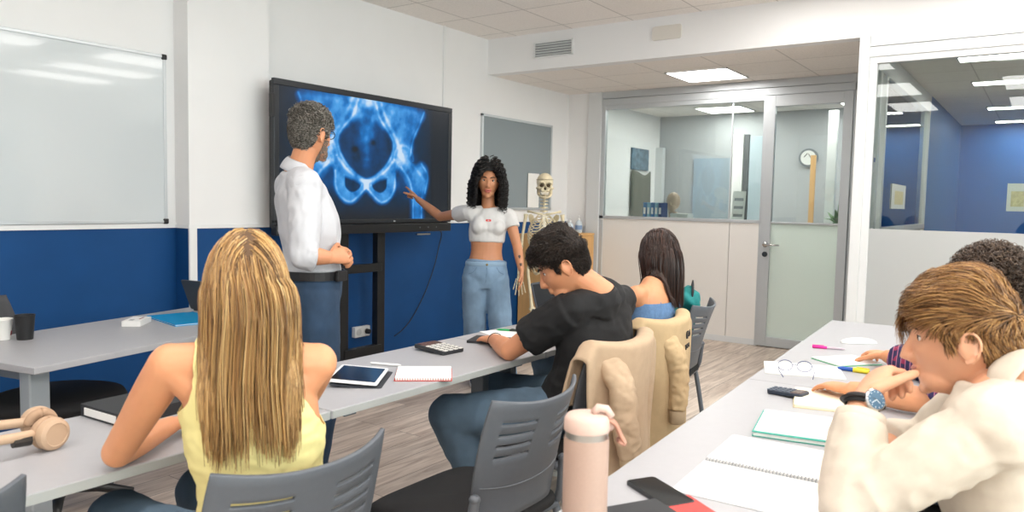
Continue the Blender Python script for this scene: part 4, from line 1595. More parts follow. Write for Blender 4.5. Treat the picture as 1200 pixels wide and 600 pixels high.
def head_pt(d, lift=0.):
    x, y, z = d
    X = .0765 * x
    Y = (.098 if y > 0 else .099) * y
    Z = .120 * z
    if z < 0:
        k = smooth01(.05, 1., -z)
        X *= 1 - .26 * k
        if y < 0:
            Y *= 1 - .40 * smooth01(.15, .9, -z)
        else:
            Y += .020 * smooth01(.35, .95, -z) * max(0, y) ** .5
            X *= 1 - .10 * smooth01(.5, .95, -z)
    if y > 0:
        w = smooth01(0, .5, y)
        g = lambda cx, cz, sx, sz: math.exp(-((X - cx) / sx) ** 2 - ((Z - cz) / sz) ** 2)
        Y += w * (.004 * g(.028, .030, .022, .010) + .004 * g(-.028, .030, .022, .010))
        Y -= w * (.011 * g(.031, .011, .017, .012) + .011 * g(-.031, .011, .017, .012))
        Y += w * .004 * (g(.042, -.018, .02, .016) + g(-.042, -.018, .02, .016))
        Y += w * .007 * g(0, -.062, .022, .016)
        Y += w * .008 * g(0, -.098, .02, .014)
        Y -= w * .004 * g(0, -.080, .025, .007)
    v = Vector((X, Y, Z))
    if lift:
        v += Vector((X / .0765 ** 2, Y / .098 ** 2, Z / .12 ** 2)).normalized() * lift
    return v


def add_head(mb, c, R, s=1., ears=True, nose=1.):
    fn_ = .80 if nose < 1 else 1.
    c = Vector(c)
    T_ = lambda v: c + R @ (Vector(v) * s)
    nu, nv = 72, 54
    vs, fs = [], []
    for i in range(1, nv):
        ph = PI * i / nv
        for j in range(nu):
            th = 2 * PI * j / nu
            vs.append(T_(head_pt((math.sin(ph) * math.cos(th), math.sin(ph) * math.sin(th), math.cos(ph)))))
    vs += [T_(head_pt((0, 0, 1))), T_(head_pt((0, 0, -1)))]
    for i in range(nv - 2):
        for j in range(nu):
            a0, a1 = i * nu + j, i * nu + (j + 1) % nu
            fs.append((a0, a0 + nu, a1 + nu, a1))
    for j in range(nu):
        fs.append((len(vs) - 2, j, (j + 1) % nu))
        q = (nv - 2) * nu
        fs.append((len(vs) - 1, q + (j + 1) % nu, q + j))
    mb.add(vs, fs)
    # jaw and chin
    mb.ell(T_((0, .048, -.080)), (.046 * s, .044 * s, .032 * s), R)
    mb.ell(T_((0, .080, -.101)), (.020 * s, .014 * s, .014 * s), R)
    # nose
    mb.tube([T_((0, .088, .026)), T_((0, .098, .006)), T_((0, .107 + .004 * nose, -.018)), T_((0, .110 + .006 * nose, -.030)), T_((0, .100, -.042))],
            [q_ * s * fn_ for q_ in (.007, .0075, .0095, .0115, .006)], 10, ref=tuple(R.col[0]))
    for k in (-1, 1):
        mb.ell(T_((k * .012 * fn_, .098, -.034)), (.0085 * s * fn_, .011 * s * fn_, .0085 * s * fn_), R)
        # lips
    mb.tube([T_((x, .0985 - 14 * x * x, -.0575 + .6 * abs(x) * .1)) for x in (-.022, -.011, 0, .011, .022)], [.003 * s, .0055 * s, .005 * s, .0055 * s, .003 * s], 8, ref=(0, 0, 1))
    mb.tube([T_((x, .0975 - 14 * x * x, -.069 + .6 * abs(x) * .2)) for x in (-.020, -.010, 0, .010, .020)], [.003 * s, .006 * s, .0065 * s, .006 * s, .003 * s], 8, ref=(0, 0, 1))
    if ears:
        for k in (-1, 1):
            base = Vector((k * .076, -.012, -.006))
            mb.ell(T_(base), (.0085 * s, .021 * s, .030 * s), R @ Euler((math.radians(-10), 0, k * math.radians(-18))).to_matrix())
            rim = [(0, .014, -.012), (.006, .012, .012), (.010, .002, .029), (.011, -.014, .028), (.012, -.022, .012), (.010, -.019, -.008), (.006, -.010, -.024), (.002, .002, -.032), (0, .008, -.028)]
            mb.tube(catmull([T_(base + Vector((k * (q[0] + .004), q[1], q[2]))) for q in rim], 4), .0040 * s, 8)


def hand(mb, W, d, n, right, curl=(.35, .5, .4), s=1., thumb=(.5, .8, .25), tcurl=.3, spread=.10, each=None, pal=.088):
    """five fingers from wrist W along d, palm facing n"""
    W, d = Vector(W), Vector(d).normalized()
    n = (Vector(n) - d * Vector(n).dot(d)).normalized()
    th = d.cross(n) if right else n.cross(d)
    L_ = pal * s
    rf = tuple(th)
    mb.tube([W - d * .02 * s, W + d * .0 * s, W + d * L_ * .3, W + d * L_ * .65, W + d * L_ * .95, W + d * L_ * 1.04],
            [.026 * s, .027 * s, .034 * s, .040 * s, .040 * s, .035 * s], 16, ref=rf, rb=[.020 * s, .018 * s, .017 * s, .0155 * s, .013 * s, .009 * s])
    lens = (.074, .081, .075, .058)
    offs = (.0295, .0098, -.0098, -.0285)
    for i in range(4):
        cu = each[i] if each else curl
        dd = (d + th * (spread * (1.5 - i) / 1.5)).normalized()
        ax = dd.cross(n)
        p = W + d * (L_ * (.90 if i in (1, 2) else .86)) + th * offs[i] * s
        base = p - d * .012 * s
        pts, rr = [base, p], [.0095 * s, .0098 * s]
        ang = 0
        for k, fr in enumerate((.44, .31, .25)):
            ang += cu[k]
            v = dd * math.cos(ang) + n * math.sin(ang)
            p2 = p + v * lens[i] * s * fr
            pts += [p.lerp(p2, .55), p2]
            rr += [(.0090, .0084, .0077)[k] * s, (.0093, .0084, .0066)[k] * s]
            p = p2
        pts.append(p + v * .003 * s)
        rr.append(.0035 * s)
        f = .86 if i == 3 else 1
        mb.tube(pts, [q * f for q in rr], 10, ref=tuple(ax))
    b = W + d * .020 * s + th * .024 * s
    td = (d * thumb[0] + th * thumb[1] + n * thumb[2]).normalized()
    pts, rr = [b - td * .010 * s, b], [.013 * s, .0145 * s]
    p = b
    tgt = (d * 1.0 + n * .45 - th * .1).normalized()
    for k, ln in enumerate((.040, .033, .026)):
        v = td.lerp(tgt, tcurl * k).normalized()
        p2 = p + v * ln * s
        pts += [p.lerp(p2, .6), p2]
        rr += [(.0125, .0100, .0092)[k] * s, (.0108, .0102, .0072)[k] * s]
        p = p2
    pts.append(p + v * .0035 * s)
    rr.append(.0035 * s)
    mb.tube(pts, rr, 10, ref=tuple(n))


MALE = dict(ra=(.13, .165, .150, .168, .166, .105, .060), rb=(.10, .115, .105, .118, .100, .072, .060), sh=.056, arm=(.054, .053, .046, .040, .044, .036, .027), neck=.057, leg=(.088, .083, .060, .056, .058, .038))
FEMALE = dict(ra=(.13, .168, .120, .136, .138, .088, .050), rb=(.105, .112, .088, .098, .082, .060, .050), sh=.043, arm=(.044, .043, .038, .034, .036, .029, .022), neck=.048, leg=(.090, .085, .058, .052, .054, .034))


class Fig:
    """skeleton of one person in world coordinates; R side = the person's own right"""

    def __init__(s, k, pelvis, chest, shl, shr, neck, head, hfwd, hup, el, er, wl, wr, hl, hr, kl, kr, al, ar, latp=None, scale=1., hs=1.):
        V = Vector
        s.k, s.sc, s.hs = k, scale, hs
        s.P, s.Cc, s.SL, s.SR, s.N, s.H = V(pelvis), V(chest), V(shl), V(shr), V(neck), V(head)
        s.EL, s.ER, s.WL, s.WR = V(el), V(er), V(wl), V(wr)
        s.HL, s.HR, s.KL, s.KR, s.AL, s.AR = V(hl), V(hr), V(kl), V(kr), V(al), V(ar)
        s.latc = (s.SR - s.SL).normalized()
        s.latp = V(latp).normalized() if latp is not None else (s.HR - s.HL).normalized()
        s.up = (s.Cc - s.P).normalized()
        s.fwd = s.up.cross(s.latc).normalized()
        s.RH = frame(hfwd, hup)

    def torso(s, mb, off=0., lo=0, hi=6, low_extra=0., lat_off=0., bust=0., n=5, flare=0.):
        k = s.k
        S = (s.SL + s.SR) / 2
        c = [s.P - s.up * .11, s.P, s.P.lerp(s.Cc, .52), s.Cc, s.Cc.lerp(S, .72), S.lerp(s.N, .55), s.N]
        ra, rb = k['ra'], k['rb']
        lat = [s.latp.lerp(s.latc, t).normalized() for t in (0, 0, .4, .8, 1, 1, 1)]
        pts = catmull(c, n)
        m = len(pts)
        A, B, Lr = [], [], []
        for i in range(m):
            f = i / n
            j = min(int(f), 5)
            t = f - j
            t2 = t * t * (3 - 2 * t)
            A.append((ra[j] * (1 - t2) + ra[j + 1] * t2) * s.sc + off + lat_off)
            B.append((rb[j] * (1 - t2) + rb[j + 1] * t2) * s.sc + off)
            Lr.append(tuple(lat[j].lerp(lat[j + 1], t).normalized()))
        i0, i1 = int(lo * n), int(hi * n) + 1
        pts, A, B, Lr = pts[i0:i1], A[i0:i1], B[i0:i1], Lr[i0:i1]
        if flare:
            for i in range(len(pts)):
                q = max(0, 1 - i / (n * 2.0))
                A[i] += flare * q
                B[i] += flare * q
        mb.tube(pts, A, 28, ref=Lr, rb=B)
        if bust:
            for q in (-1, 1):
                mb.ell(s.Cc + s.fwd * (.055 + off) + s.latc * q * .066 + s.up * .020, (bust + off * .5, bust * .95 + off * .5, bust * 1.02 + off * .5))
                mb.ell(s.Cc + s.fwd * (.050 + off) + s.latc * q * .028 + s.up * .018, (bust * .95 + off, bust * (.80 if off else .7) + off, bust * .95))
                mb.ell(s.Cc + s.fwd * (.035 + off) + s.latc * q * .058 + s.up * .060, (bust * .9 + off * .5, bust * .8 + off * .4, bust * 1.0))

    def shoulders(s, mb, off=0., nk=.30):
        r = s.k['sh'] * s.sc + off
        for S in (s.SL, s.SR):
            a = s.N.lerp(S, nk) - s.up * .025
            mb.tube([a, a.lerp(S, .6) - s.up * .002, S], [r * .95, r * 1.02, r * .98], 16)
            mb.ell(S, (r, r, r))
            b = s.Cc.lerp(S, .45)
            mb.tube([b, S], [r * 1.15, r * .95], 14)

    def neck(s, mb, off=0., top=.75):
        r = s.k['neck'] * s.sc + off
        t = s.H + s.RH @ Vector((0, -.022, -.055)) * s.hs
        a = s.N - s.up * .03
        mb.tube([a, s.N, s.N.lerp(t, .5), t], [r * 1.25, r * 1.05, r * .96, r * .95], 18)

    def arm(s, mb, right, off=0., t0=0., t1=2., flare=0.):
        S, E, W = (s.SR, s.ER, s.WR) if right else (s.SL, s.EL, s.WL)
        a = [q * s.sc + off for q in s.k['arm']]
        st = [(0, S, a[0]), (.3, S.lerp(E, .3), a[1]), (.65, S.lerp(E, .65), a[2]), (1, E, a[3]), (1.25, E.lerp(W, .25), a[4]), (1.65, E.lerp(W, .65), a[5]), (2, W, a[6])]

        def ev(t):
            for (u, p, r), (u2, p2, r2_) in zip(st[:-1], st[1:]):
                if t <= u2 + 1e-9:
                    f = (t - u) / (u2 - u)
                    return p.lerp(p2, f), r * (1 - f) + r2_ * f
            return st[-1][1], st[-1][2]
        segs = []
        if t0 < 1:
            ts = np.linspace(t0, min(1, t1), 7)
            segs.append([ev(t) for t in ts])
        if t1 > 1:
            ts = np.linspace(max(1, t0), t1, 7)
            segs.append([ev(t) for t in ts])
            if t0 < 1:
                mb.ell(E, (a[3] * 1.02,) * 3)
        for q, sg in enumerate(segs):
            rr = [r for _, r in sg]
            if flare and q == len(segs) - 1:
                rr = [r + flare * (i / 6) for i, r in enumerate(rr)]
            mb.tube([p for p, _ in sg], rr, 16)

    def leg(s, mb, right, off=0., t1=2., wide=0., n0=0.):
        Hh, K, A = (s.HR, s.KR, s.AR) if right else (s.HL, s.KL, s.AL)
        l = [q * s.sc + off for q in s.k['leg']]
        a = [Hh, Hh.lerp(K, .35), Hh.lerp(K, .75), K]
        mb.tube(a, [l[0], l[1] + wide * .2, l[2] * 1.08 + wide * .6, l[2] + wide * .7], 18)
        mb.ell(K, (l[2] + wide * .7,) * 3)
        b = [K, K.lerp(A, .3), K.lerp(A, .65), K.lerp(A, 1.0)]
        mb.tube(b, [l[3] + wide * .8, l[4] + wide, l[4] * .85 + wide * 1.4, l[5] + wide * 1.8], 18)
        mb.ell(Hh, (l[0],) * 3)

    def body(s, bust=0., hands=None, lower=True, ears=True):
        mb = MB()
        s.torso(mb, bust=bust)
        s.shoulders(mb)
        s.neck(mb)
        s.arm(mb, True)
        s.arm(mb, False)
        if lower:
            s.leg(mb, True)
            s.leg(mb, False)
            for A, K in ((s.AL, s.KL), (s.AR, s.KR)):
                f = s.foot_dir
                mb.tube([A + Vector((0, 0, .02)), A - Vector((0, 0, .03)) + f * .04, A + Vector((0, 0, -.055)) + f * .12], [.035, .036, .025], 12)
        add_head(mb, s.H, s.RH, s.hs, ears, 0. if s.k['neck'] < .05 else 1.)
        for h in (hands or []):
            hand(mb, **h)
        return mb

    def L(s, v):
        """head-local to world"""
        return s.H + s.RH @ (Vector(v) * s.hs)


def shoe(parent, A, f, col, sole, s=1., floor=0., name='shoe'):
    """low sneaker under ankle A pointing along f"""
    f = Vector((f[0], f[1], 0)).normalized()
    sd = f.cross(Vector((0, 0, 1)))
    b = Vector((A[0], A[1], floor))
    m = MB()
    st = [(-.070, .030, .045, .055), (-.05, .036, .055, .058), (0., .038, .060, .06), (.05, .040, .05, .05), (.11, .046, .035, .042), (.16, .044, .027, .034), (.195, .028, .020, .026)]
    m.tube([b + f * q[0] * s + Vector((0, 0, q[3])) for q in st], [q[1] * s for q in st], 16, ref=tuple(sd), rb=[q[2] * .75 * s for q in st])
    m.tube([b + Vector((0, 0, .07)), b + Vector((0, 0, .105))], [.042 * s, .044 * s], 14)
    me = fuse(m, .006, 2)
    o = finish(me, name, col, parent)
    m = MB()
    out = [b + f * (.062 + .135 * math.cos(a)) * s + sd * (.044 * s * math.sin(a) * (1 + .12 * math.cos(a))) for a in np.linspace(0, 2 * PI, 25)[:-1]]
    m.prism([(p.x, p.y) for p in out], floor + .001, floor + .026)
    m.build('sole', sole, o, bevel=.005)
    sl = o.children[0]
    sl.location = -Vector(parent.location)
    return o


# ------------------------------------------------------------------ hair
V3 = Vector
def hair_mat(name, cols, rough=.38):
    m = bpy.data.materials.new(name)
    m.use_nodes = True
    nt = m.node_tree
    b = nt.nodes['Principled BSDF']
    b.inputs['Roughness'].default_value = rough
    b.inputs['Specular IOR Level'].default_value = .45
    g = nt.nodes.new('ShaderNodeNewGeometry')
    r = nt.nodes.new('ShaderNodeValToRGB')
    e = r.color_ramp.elements
    k = len(cols)
    e[0].position, e[0].color = 0, (*lin(cols[0]), 1)
    e[1].position, e[1].color = 1, (*lin(cols[-1]), 1)
    for i in range(1, k - 1):
        q = e.new(i / (k - 1))
        q.color = (*lin(cols[i]), 1)
    nt.links.new(g.outputs['Random Per Island'], r.inputs['Fac'])
    nt.links.new(r.outputs['Color'], b.inputs['Base Color'])
    return m


MALE_LINE = [(-.13, -.070), (-.055, -.072), (-.036, -.040), (-.028, .020), (-.010, .030), (.008, .018), (.014, -.012), (.030, -.004), (.042, .035), (.066, .060), (.13, .068)]
FEM_LINE = [(-.13, -.085), (-.02, -.085), (.010, -.02), (.035, .03), (.062, .066), (.13, .074)]


def on_scalp(p, line):
    y, z = p.y, p.z
    for (a, za), (b, zb) in zip(line[:-1], line[1:]):
        if y <= b:
            t = 0 if y < a else (y - a) / (b - a)
            return z > za + (zb - za) * t
    return z > line[-1][1]


def scalp_cap(fig, parent, line, m, lift, name='hair', bump=None, nu=80, nv=60):
    """close-fitting layer of hair covering the scalp"""
    vs, fs, keep = [], [], []
    for i in range(nv + 1):
        ph = PI * i / nv
        for j in range(nu):
            th = 2 * PI * j / nu
            d = (math.sin(ph) * math.cos(th), math.sin(ph) * math.sin(th), math.cos(ph))
            p0 = head_pt(d)
            keep.append(on_scalp(p0, line))
            l_ = lift(p0) if callable(lift) else lift
            vs.append(fig.L(head_pt(d, l_)))
    for i in range(nv):
        for j in range(nu):
            q = (i * nu + j, (i + 1) * nu + j, (i + 1) * nu + (j + 1) % nu, i * nu + (j + 1) % nu)
            if sum(keep[k] for k in q) >= 3:
                fs.append(q)
    mb = MB().add(vs, fs)
    o = mb.build(name, m, parent, smooth=True, world=True, solidify=.006, off=-1)
    return o


def strand(mb, pts, r0, r1, n=3):
    k = len(pts)
    mb.tube(pts, [r0 + (r1 - r0) * (i / (k - 1)) ** 1.5 for i in range(k)], n, caps=False)


def scalp_roots(n, line, seed=1):
    rg = random.Random(seed)
    out = []
    while len(out) < n:
        z = rg.uniform(-.9, 1)
        a = rg.uniform(0, 2 * PI)
        q = math.sqrt(1 - z * z)
        d = (q * math.cos(a), q * math.sin(a), z)
        p = head_pt(d)
        if on_scalp(p, line):
            nn = Vector((p.x / .0765 ** 2, p.y / .098 ** 2, p.z / .12 ** 2)).normalized()
            out.append((p, nn, rg))
    return out


def short_hair(fig, parent, line, m, flow, length, lift, n=2600, r=.0011, seed=1, curl=0., cap=.006, capm=None, name='hair', tuft=0.):
    """strands combed along flow(p,n) with given length(p) and lift(p)"""
    cap_o = scalp_cap(fig, parent, line, capm or m, cap, name)
    mb = MB()
    for p, nn, rg in scalp_roots(n, line, seed):
        f = flow(p, nn, rg)
        if tuft:
            q0 = p * 26
            nv_ = V3((noise.noise(q0 + V3((9, 0, 0))), noise.noise(q0 + V3((0, 9, 0))), noise.noise(q0 + V3((0, 0, 9)))))
            f = f + nv_ * tuft
        f = (f - nn * f.dot(nn))
        if f.length < 1e-4:
            f = nn.orthogonal()
        f.normalize()
        ln = length(p) * rg.uniform(.75, 1.2)
        lf = lift(p) * rg.uniform(.6, 1.3) * (1 + 1.2 * tuft * noise.noise(p * 30))
        base = p + nn * max(.002, (cap(p) if callable(cap) else cap) + .0004)
        pts = []
        bx = nn.cross(f)
        ph = rg.uniform(0, 6.28)
        k = 5 if not curl else 12
        for i in range(k):
            t = i / (k - 1)
            q = base + f * ln * t + nn * (lf * math.sin(min(1, t * 1.15) * PI * .62))
            q = q - nn * (ln * t) ** 2 * 5.0
            if curl:
                q += (bx * math.cos(ph + t * 13) + nn * math.sin(ph + t * 13)) * curl * min(1, t * 3)
            pts.append(fig.L(q))
        strand(mb, pts, r * rg.uniform(.8, 1.4), r * .35)
    o = mb.build('strands', m, cap_o, smooth=True)
    o.location = -Vector(parent.location)
    return cap_o


def eyes(fig, parent, iris='#3a2a1e', brow='#2a1f18', lips=None, r=.0112):
    M_e = mat('eye_white', '#e8e4df', .25)
    M_i = mat('iris_' + iris, iris, .15)
    for k in (-1, 1):
        e = MB().ell(fig.L((k * .0305, .0718, .011)), (r * fig.hs,) * 3, nu=16, nv=10).build('eye', M_e, parent, smooth=True, world=True)
        i_ = MB().ell(fig.L((k * .0305, .0718 + r - .0028, .0108)), (.0064 * fig.hs, .0040 * fig.hs, .0064 * fig.hs), fig.RH, 12, 8).build('iris', M_i, e, smooth=True)
        i_.location = -Vector(parent.location)
        pts = [fig.L(head_pt(Vector((x, 1, .36)).normalized())) for x in (0,)]
        b = MB()
        bp = []
        for x, z in ((.012, .028), (.022, .033), (.034, .035), (.045, .030)):
            # drop the brow on to the face surface
            y = math.sqrt(max(.02, 1 - (x / .0765) ** 2 - (z / .12) ** 2))
            q = head_pt((k * x / .0765, y, z / .12), .0035)
            bp.append(fig.L(q))
        b.tube(bp, [.0028, .004, .0036, .0016], 8, ref=tuple(fig.RH.col[1]), rb=[.003, .0045, .004, .0018])
        b.build('eyebrow', mat('brow_' + brow, brow, .7), parent, smooth=True, world=True)
        # upper lash line
        l_ = MB()
        lp = [fig.L((k * (.0305 + a), .0725 + math.sqrt(max(0, (r + .0006) ** 2 - a * a - .0045 ** 2)), .011 + .0055 - (a / .013) ** 2 * .004)) for a in (-.011, -.006, 0, .006, .011)]
        l_.tube(lp, .0011, 6)
        l_.build('eyelash', mat('lash_dark', '#1c1512', .7), parent, smooth=True, world=True)
    if lips:
        m = MB()
        m.tube([fig.L((x, .1015 - 14 * x * x, -.0585 + 9 * x * x)) for x in (-.025, -.013, 0, .013, .025)], [.0022, .0052, .0046, .0052, .0022], 8, ref=(0, 0, 1))
        m.tube([fig.L((x, .1005 - 14 * x * x, -.0695 + 16 * x * x)) for x in (-.023, -.012, 0, .012, .023)], [.0022, .0054, .006, .0054, .0022], 8, ref=(0, 0, 1))
        m.build('lips', mat('lip_' + lips, lips, .4), parent, smooth=True, world=True)


def person(label, loc):
    return thing('person', label, 'person', loc)


M_skin_a = mat('skin_warm', '#d9986f', .5, noise_amt=.04, noise_scale=18, sss=.12)
M_skin_b = mat('skin_tan', '#cf8f69', .5, noise_amt=.04, noise_scale=18, sss=.12)
M_skin_c = mat('skin_fair', '#dda482', .5, noise_amt=.05, noise_scale=14, sss=.12)
M_skin_d = mat('skin_olive', '#d2946c', .5, noise_amt=.04, noise_scale=18, sss=.12)
M_jean_dark = mat('jeans_dark', '#28405a', .8, noise_amt=.22, noise_scale=9, bump=.25, bump_scale=500)
M_jean_mid = mat('jeans_mid', '#53697c', .8, noise_amt=.25, noise_scale=7, bump=.25, bump_scale=500)
M_jean_light = mat('jeans_light', '#7691ab', .8, noise_amt=.22, noise_scale=6, bump=.25, bump_scale=500)
M_sole = mat('sole_white', '#dcdcd8', .6)
M_shoe_navy = mat('shoe_navy', '#2a3550', .7)
M_shoe_dark = mat('shoe_dark', '#222326', .6)
M_shoe_white = mat('shoe_white', '#d9d9d6', .6)
V = Vector
UP = V((0, 0, 1))


def az(deg, z=0.):
    a = math.radians(deg)
    return V((math.sin(a), math.cos(a), z))


def collar(fig, parent, m, r, h=.042, gap=35, name='collar', spread=.024, drop=.010, fdrop=.025):
    ax = (fig.H + fig.RH @ V((0, -.02, -.06)) - fig.N).normalized()
    f = (fig.fwd - ax * fig.fwd.dot(ax)).normalized()
    sd = f.cross(ax)
    b = fig.N - UP * .005

    def fn(u, v):
        a = math.radians(180 + (u * 2 - 1) * (180 - gap))     # 180 = nape
        d = f * math.cos(a) + sd * math.sin(a)
        fr = max(0, math.cos(a))
        if v < .45:
            t = v / .45
            return b + d * (r * (1.0 - .04 * t)) + ax * (h * t * (1 - .45 * fr)) - ax * fdrop * fr + f * .012 * fr
        t = (v - .45) / .55
        return b + d * (r * .96 + spread * t + .004 * math.sin(t * PI)) + ax * (h * (1 - .45 * fr) - (h + drop) * t ** 1.2 * (1 + .35 * fr)) - ax * fdrop * fr + f * .012 * fr
    return MB().grid(fn, 49, 11).build(name, m, parent, smooth=True, world=True, solidify=.0022)


def bvh_of(*objs):
    vs, fs = [], []
    for o in objs:
        M = Matrix.Translation(o.parent.location) if o.parent else Matrix.Identity(4)
        k = len(vs)
        vs += [M @ v.co for v in o.data.vertices]
        fs += [[i + k for i in p.vertices] for p in o.data.polygons]
    return BVHTree.FromPolygons(vs, fs)


def long_hair(fig, parent, m, capm, line, n, length, r, tree, seed=3, step=.024, vol=.014, steer_back=.35, widen=.0, grav=.30, cap=.008, curl=0., cturn=14, part=(0, .0), wave=0., gather=0., rag=.80):
    cap_o = scalp_cap(fig, parent, line, capm, cap)
    mb = MB()
    dn = fig.RH.inverted() @ V((0, 0, -1))
    for p, nn, rg in scalp_roots(n, line, seed):
        if (p.z < -.03 and p.y > -.03) or (not curl and p.y > .055 and abs(p.x) < .022):
            continue
        lay = rg.random()
        pos = p + nn * (.003 + vol * lay)
        d = V((p.x - part[0], p.y - part[1] - .02, 0))
        if d.length < 1e-3:
            d = V((.01, -.01, 0))
        if abs(p.x) < .03 and p.z > .07:
            d = V((math.copysign(.06, p.x), p.y * .4 - .03, 0))
        tz = smooth01(-.02, .09, p.z)
        d = d.normalized() * .9 * tz + dn * (1 - tz) + nn * (.05 + .25 * (curl > 0))
        L_ = length(p) * rg.uniform(rag, 1.06)
        k = int(L_ / step)
        pts = [pos]
        lift = 1.035 + vol * lay / .09
        sgn = 1 if p.x > 0 else -1
        ph = rg.uniform(0, 6.28)
        jit = V((rg.uniform(-1, 1), rg.uniform(-1, 1), 0)) * .05
        for i in range(k):
            g = grav if i < 6 else grav * 2.0
            d = d * .78 + dn * g + jit * .3
            if pos.y > -.02:
                d += V((0, -steer_back * .25, 0))
            if pos.z < -.02:
                d += V((sgn * widen, 0, 0))
                if gather:
                    d += V((-pos.x * gather, 0, 0))
            if wave:
                d += V((math.sin(ph * .2 + i * .55), 0, 0)) * wave
            if pos.z < .01:
                d.x *= .55
                d.y *= .75
                if abs(pos.x) > .070:
                    pos.x *= .988
            d.normalize()
            pos = pos + d * step
            fx = .082 if curl else .066
            if pos.y > .02 and abs(pos.x) < fx and pos.z < .045:
                pos.x = sgn * (fx + .012 * lay)
            e = math.sqrt((pos.x / .0765) ** 2 + (pos.y / .098) ** 2 + (pos.z / .12) ** 2)
            if e < lift or pos.z > .005:
                pos = pos * (lift / e)
            w = fig.L(pos)
            if tree is not None:
                q, no, ix, ds = tree.find_nearest(w, .09)
                mg = .004 + .010 * lay
                if q is not None:
                    s_ = (w - q).dot(no)
                    if s_ < mg:
                        w = w + no * (mg - s_)
                        pos = fig.RH.inverted() @ ((w - fig.H) / fig.hs)
            pts.append(pos.copy())
        W = [fig.L(q) for q in pts]
        if curl:
            out = []
            C_ = catmull(W, 5)
            bx = V((rg.uniform(-1, 1), rg.uniform(-1, 1), .0)).normalized()
            by = bx.cross(UP)
            for i, q in enumerate(C_):
                a = ph + i * step / 5 * 2 * PI / .034 * rg.uniform(.98, 1.02)
                out.append(q + (bx * math.cos(a) + by * math.sin(a)) * curl * min(1, i / 8))
            W = out
        strand(mb, W, r * rg.uniform(.7, 1.4), r * .4, 3 if not curl else 4)
    o = mb.build('strands', m, cap_o, smooth=True)
    o.location = -V(parent.location)
    return cap_o


def trousers(fig, parent, m, off=.012, wide=0., voxel=.008, top=1.15, name='jeans', amp=.008, flare=.006, seed=1., t1=2.):
    mb = MB()
    fig.torso(mb, off=off, lo=0, hi=top)
    fig.leg(mb, True, off=off, wide=wide)
    fig.leg(mb, False, off=off, wide=wide)
    f0 = folds(amp, 7, (1, 1, .8), seed)
    return finish(fuse(mb, voxel, 7), name, m, parent, disp=lambda c, n: f0(c, n))


# ------------------------------------------------------------------ 1 teacher at the screen
Fb = az(120)
Lr = az(210)
Cs = at(349, 219, 3.5)
SR, SL = Cs + Lr * .18, Cs - Lr * .18
pel = at(367, 334, 3.5)
loc = V((pel.x, pel.y, 0))
t_man = person('grey-haired man standing in a white shirt, hands clasped, looking at the screen', loc)
f = Fig(MALE, pel, V((Cs.x * .45 + pel.x * .55, Cs.y * .45 + pel.y * .55, 1.225)) + Fb * .015, SL, SR, at(351, 199, 3.5), at(364, 158, 3.5), az(84, -.04), UP,
        at(374, 292, 3.66), at(357, 299, 3.265), at(391, 295, 3.46), at(388, 302, 3.31), pel - Lr * .09 - UP * .05, pel + Lr * .09 - UP * .05,
        pel - Lr * .10 + Fb * .03 - UP * .45, pel + Lr * .10 + Fb * .02 - UP * .45, V((0, 0, 0)), V((0, 0, 0)), latp=Lr)
f.AL = V((pel.x, pel.y, .09)) - Lr * .11 - Fb * .02
f.AR = V((pel.x, pel.y, .09)) + Lr * .11 - Fb * .03
f.foot_dir = Fb
hr = dict(W=f.WR, d=at(408, 298, 3.39) - f.WR, n=-Lr * .9 - UP * .3, right=True, curl=(.6, .9, .6), thumb=(.7, .5, .3), s=1.0)
hl = dict(W=f.WL, d=at(411, 301, 3.44) - f.WL, n=Lr * .8 - UP * .5, right=False, curl=(.7, .9, .6), thumb=(.7, .5, .3), s=1.0)
body = finish(fuse(f.body(hands=[hr, hl]), .0048), 'body', M_skin_b, t_man)
mb = MB()
f.torso(mb, off=.016, lo=1.4, hi=5.4, lat_off=.004)
f.shoulders(mb, off=.014, nk=.25)
M_shirt = mat('shirt_white', '#c4c5ca', .75, bump=.1, bump_scale=900)
fo = folds(.012, 7, (1, 1, .8), 2.)
shirt = finish(fuse(mb, .007, 3), 'shirt', M_shirt, t_man, disp=lambda c, n: fo(c, n))
for k, sd_ in enumerate((True, False)):
    sl_ = MB()
    f.arm(sl_, sd_, off=.019, t0=0, t1=1.35, flare=.006)
    sl_.ell(f.SR if sd_ else f.SL, (.076,) * 3)
    fs_ = folds(.011, 10, (1, 1, .7), 3. + k)
    finish(fuse(sl_, .007, 2), 'sleeve', M_shirt, shirt, disp=lambda c, n: fs_(c, n)).parent = shirt
    shirt.children[-1].data.transform(Matrix.Translation(-loc))
for E_, W_ in ((f.ER, f.WR), (f.EL, f.WL)):
    a = E_.lerp(W_, .24)
    b = E_.lerp(W_, .42)
    MB().tube([a, a.lerp(b, .1), a.lerp(b, .9), b], [.054, .060, .057, .050], 22).build('rolled_cuff', M_shirt, shirt, smooth=True).location = -loc
collar(f, t_man, M_shirt, .0685, .050, 28, spread=.022)
trousers(f, t_man, M_jean_dark, .012, .010, top=1.3)
mb = MB()
ring = []
bc_ = pel + f.up * .055
for k in range(41):
    a = 2 * PI * k / 40
    ring.append(bc_ + Lr * .187 * math.cos(a) + Fb * .141 * math.sin(a))
mb.tube(ring, .004, 6, ref=tuple(UP), rb=.004, caps=False)
vs, fs = [], []
for q in ring[:-1]:
    o_ = (q - bc_).normalized()
    vs += [q - o_ * .003 - UP * .019, q + o_ * .002 - UP * .019, q + o_ * .002 + UP * .019, q - o_ * .003 + UP * .019]
for k in range(40):
    for j in range(4):
        fs.append((k * 4 + j, k * 4 + (j + 1) % 4, ((k + 1) % 40) * 4 + (j + 1) % 4, ((k + 1) % 40) * 4 + j))
bl = MB().add(vs, fs).build('belt', mat('belt_black', '#17171a', .5), t_man, world=True, smooth=False)
q = bc_ + Lr * .150 + Fb * .10
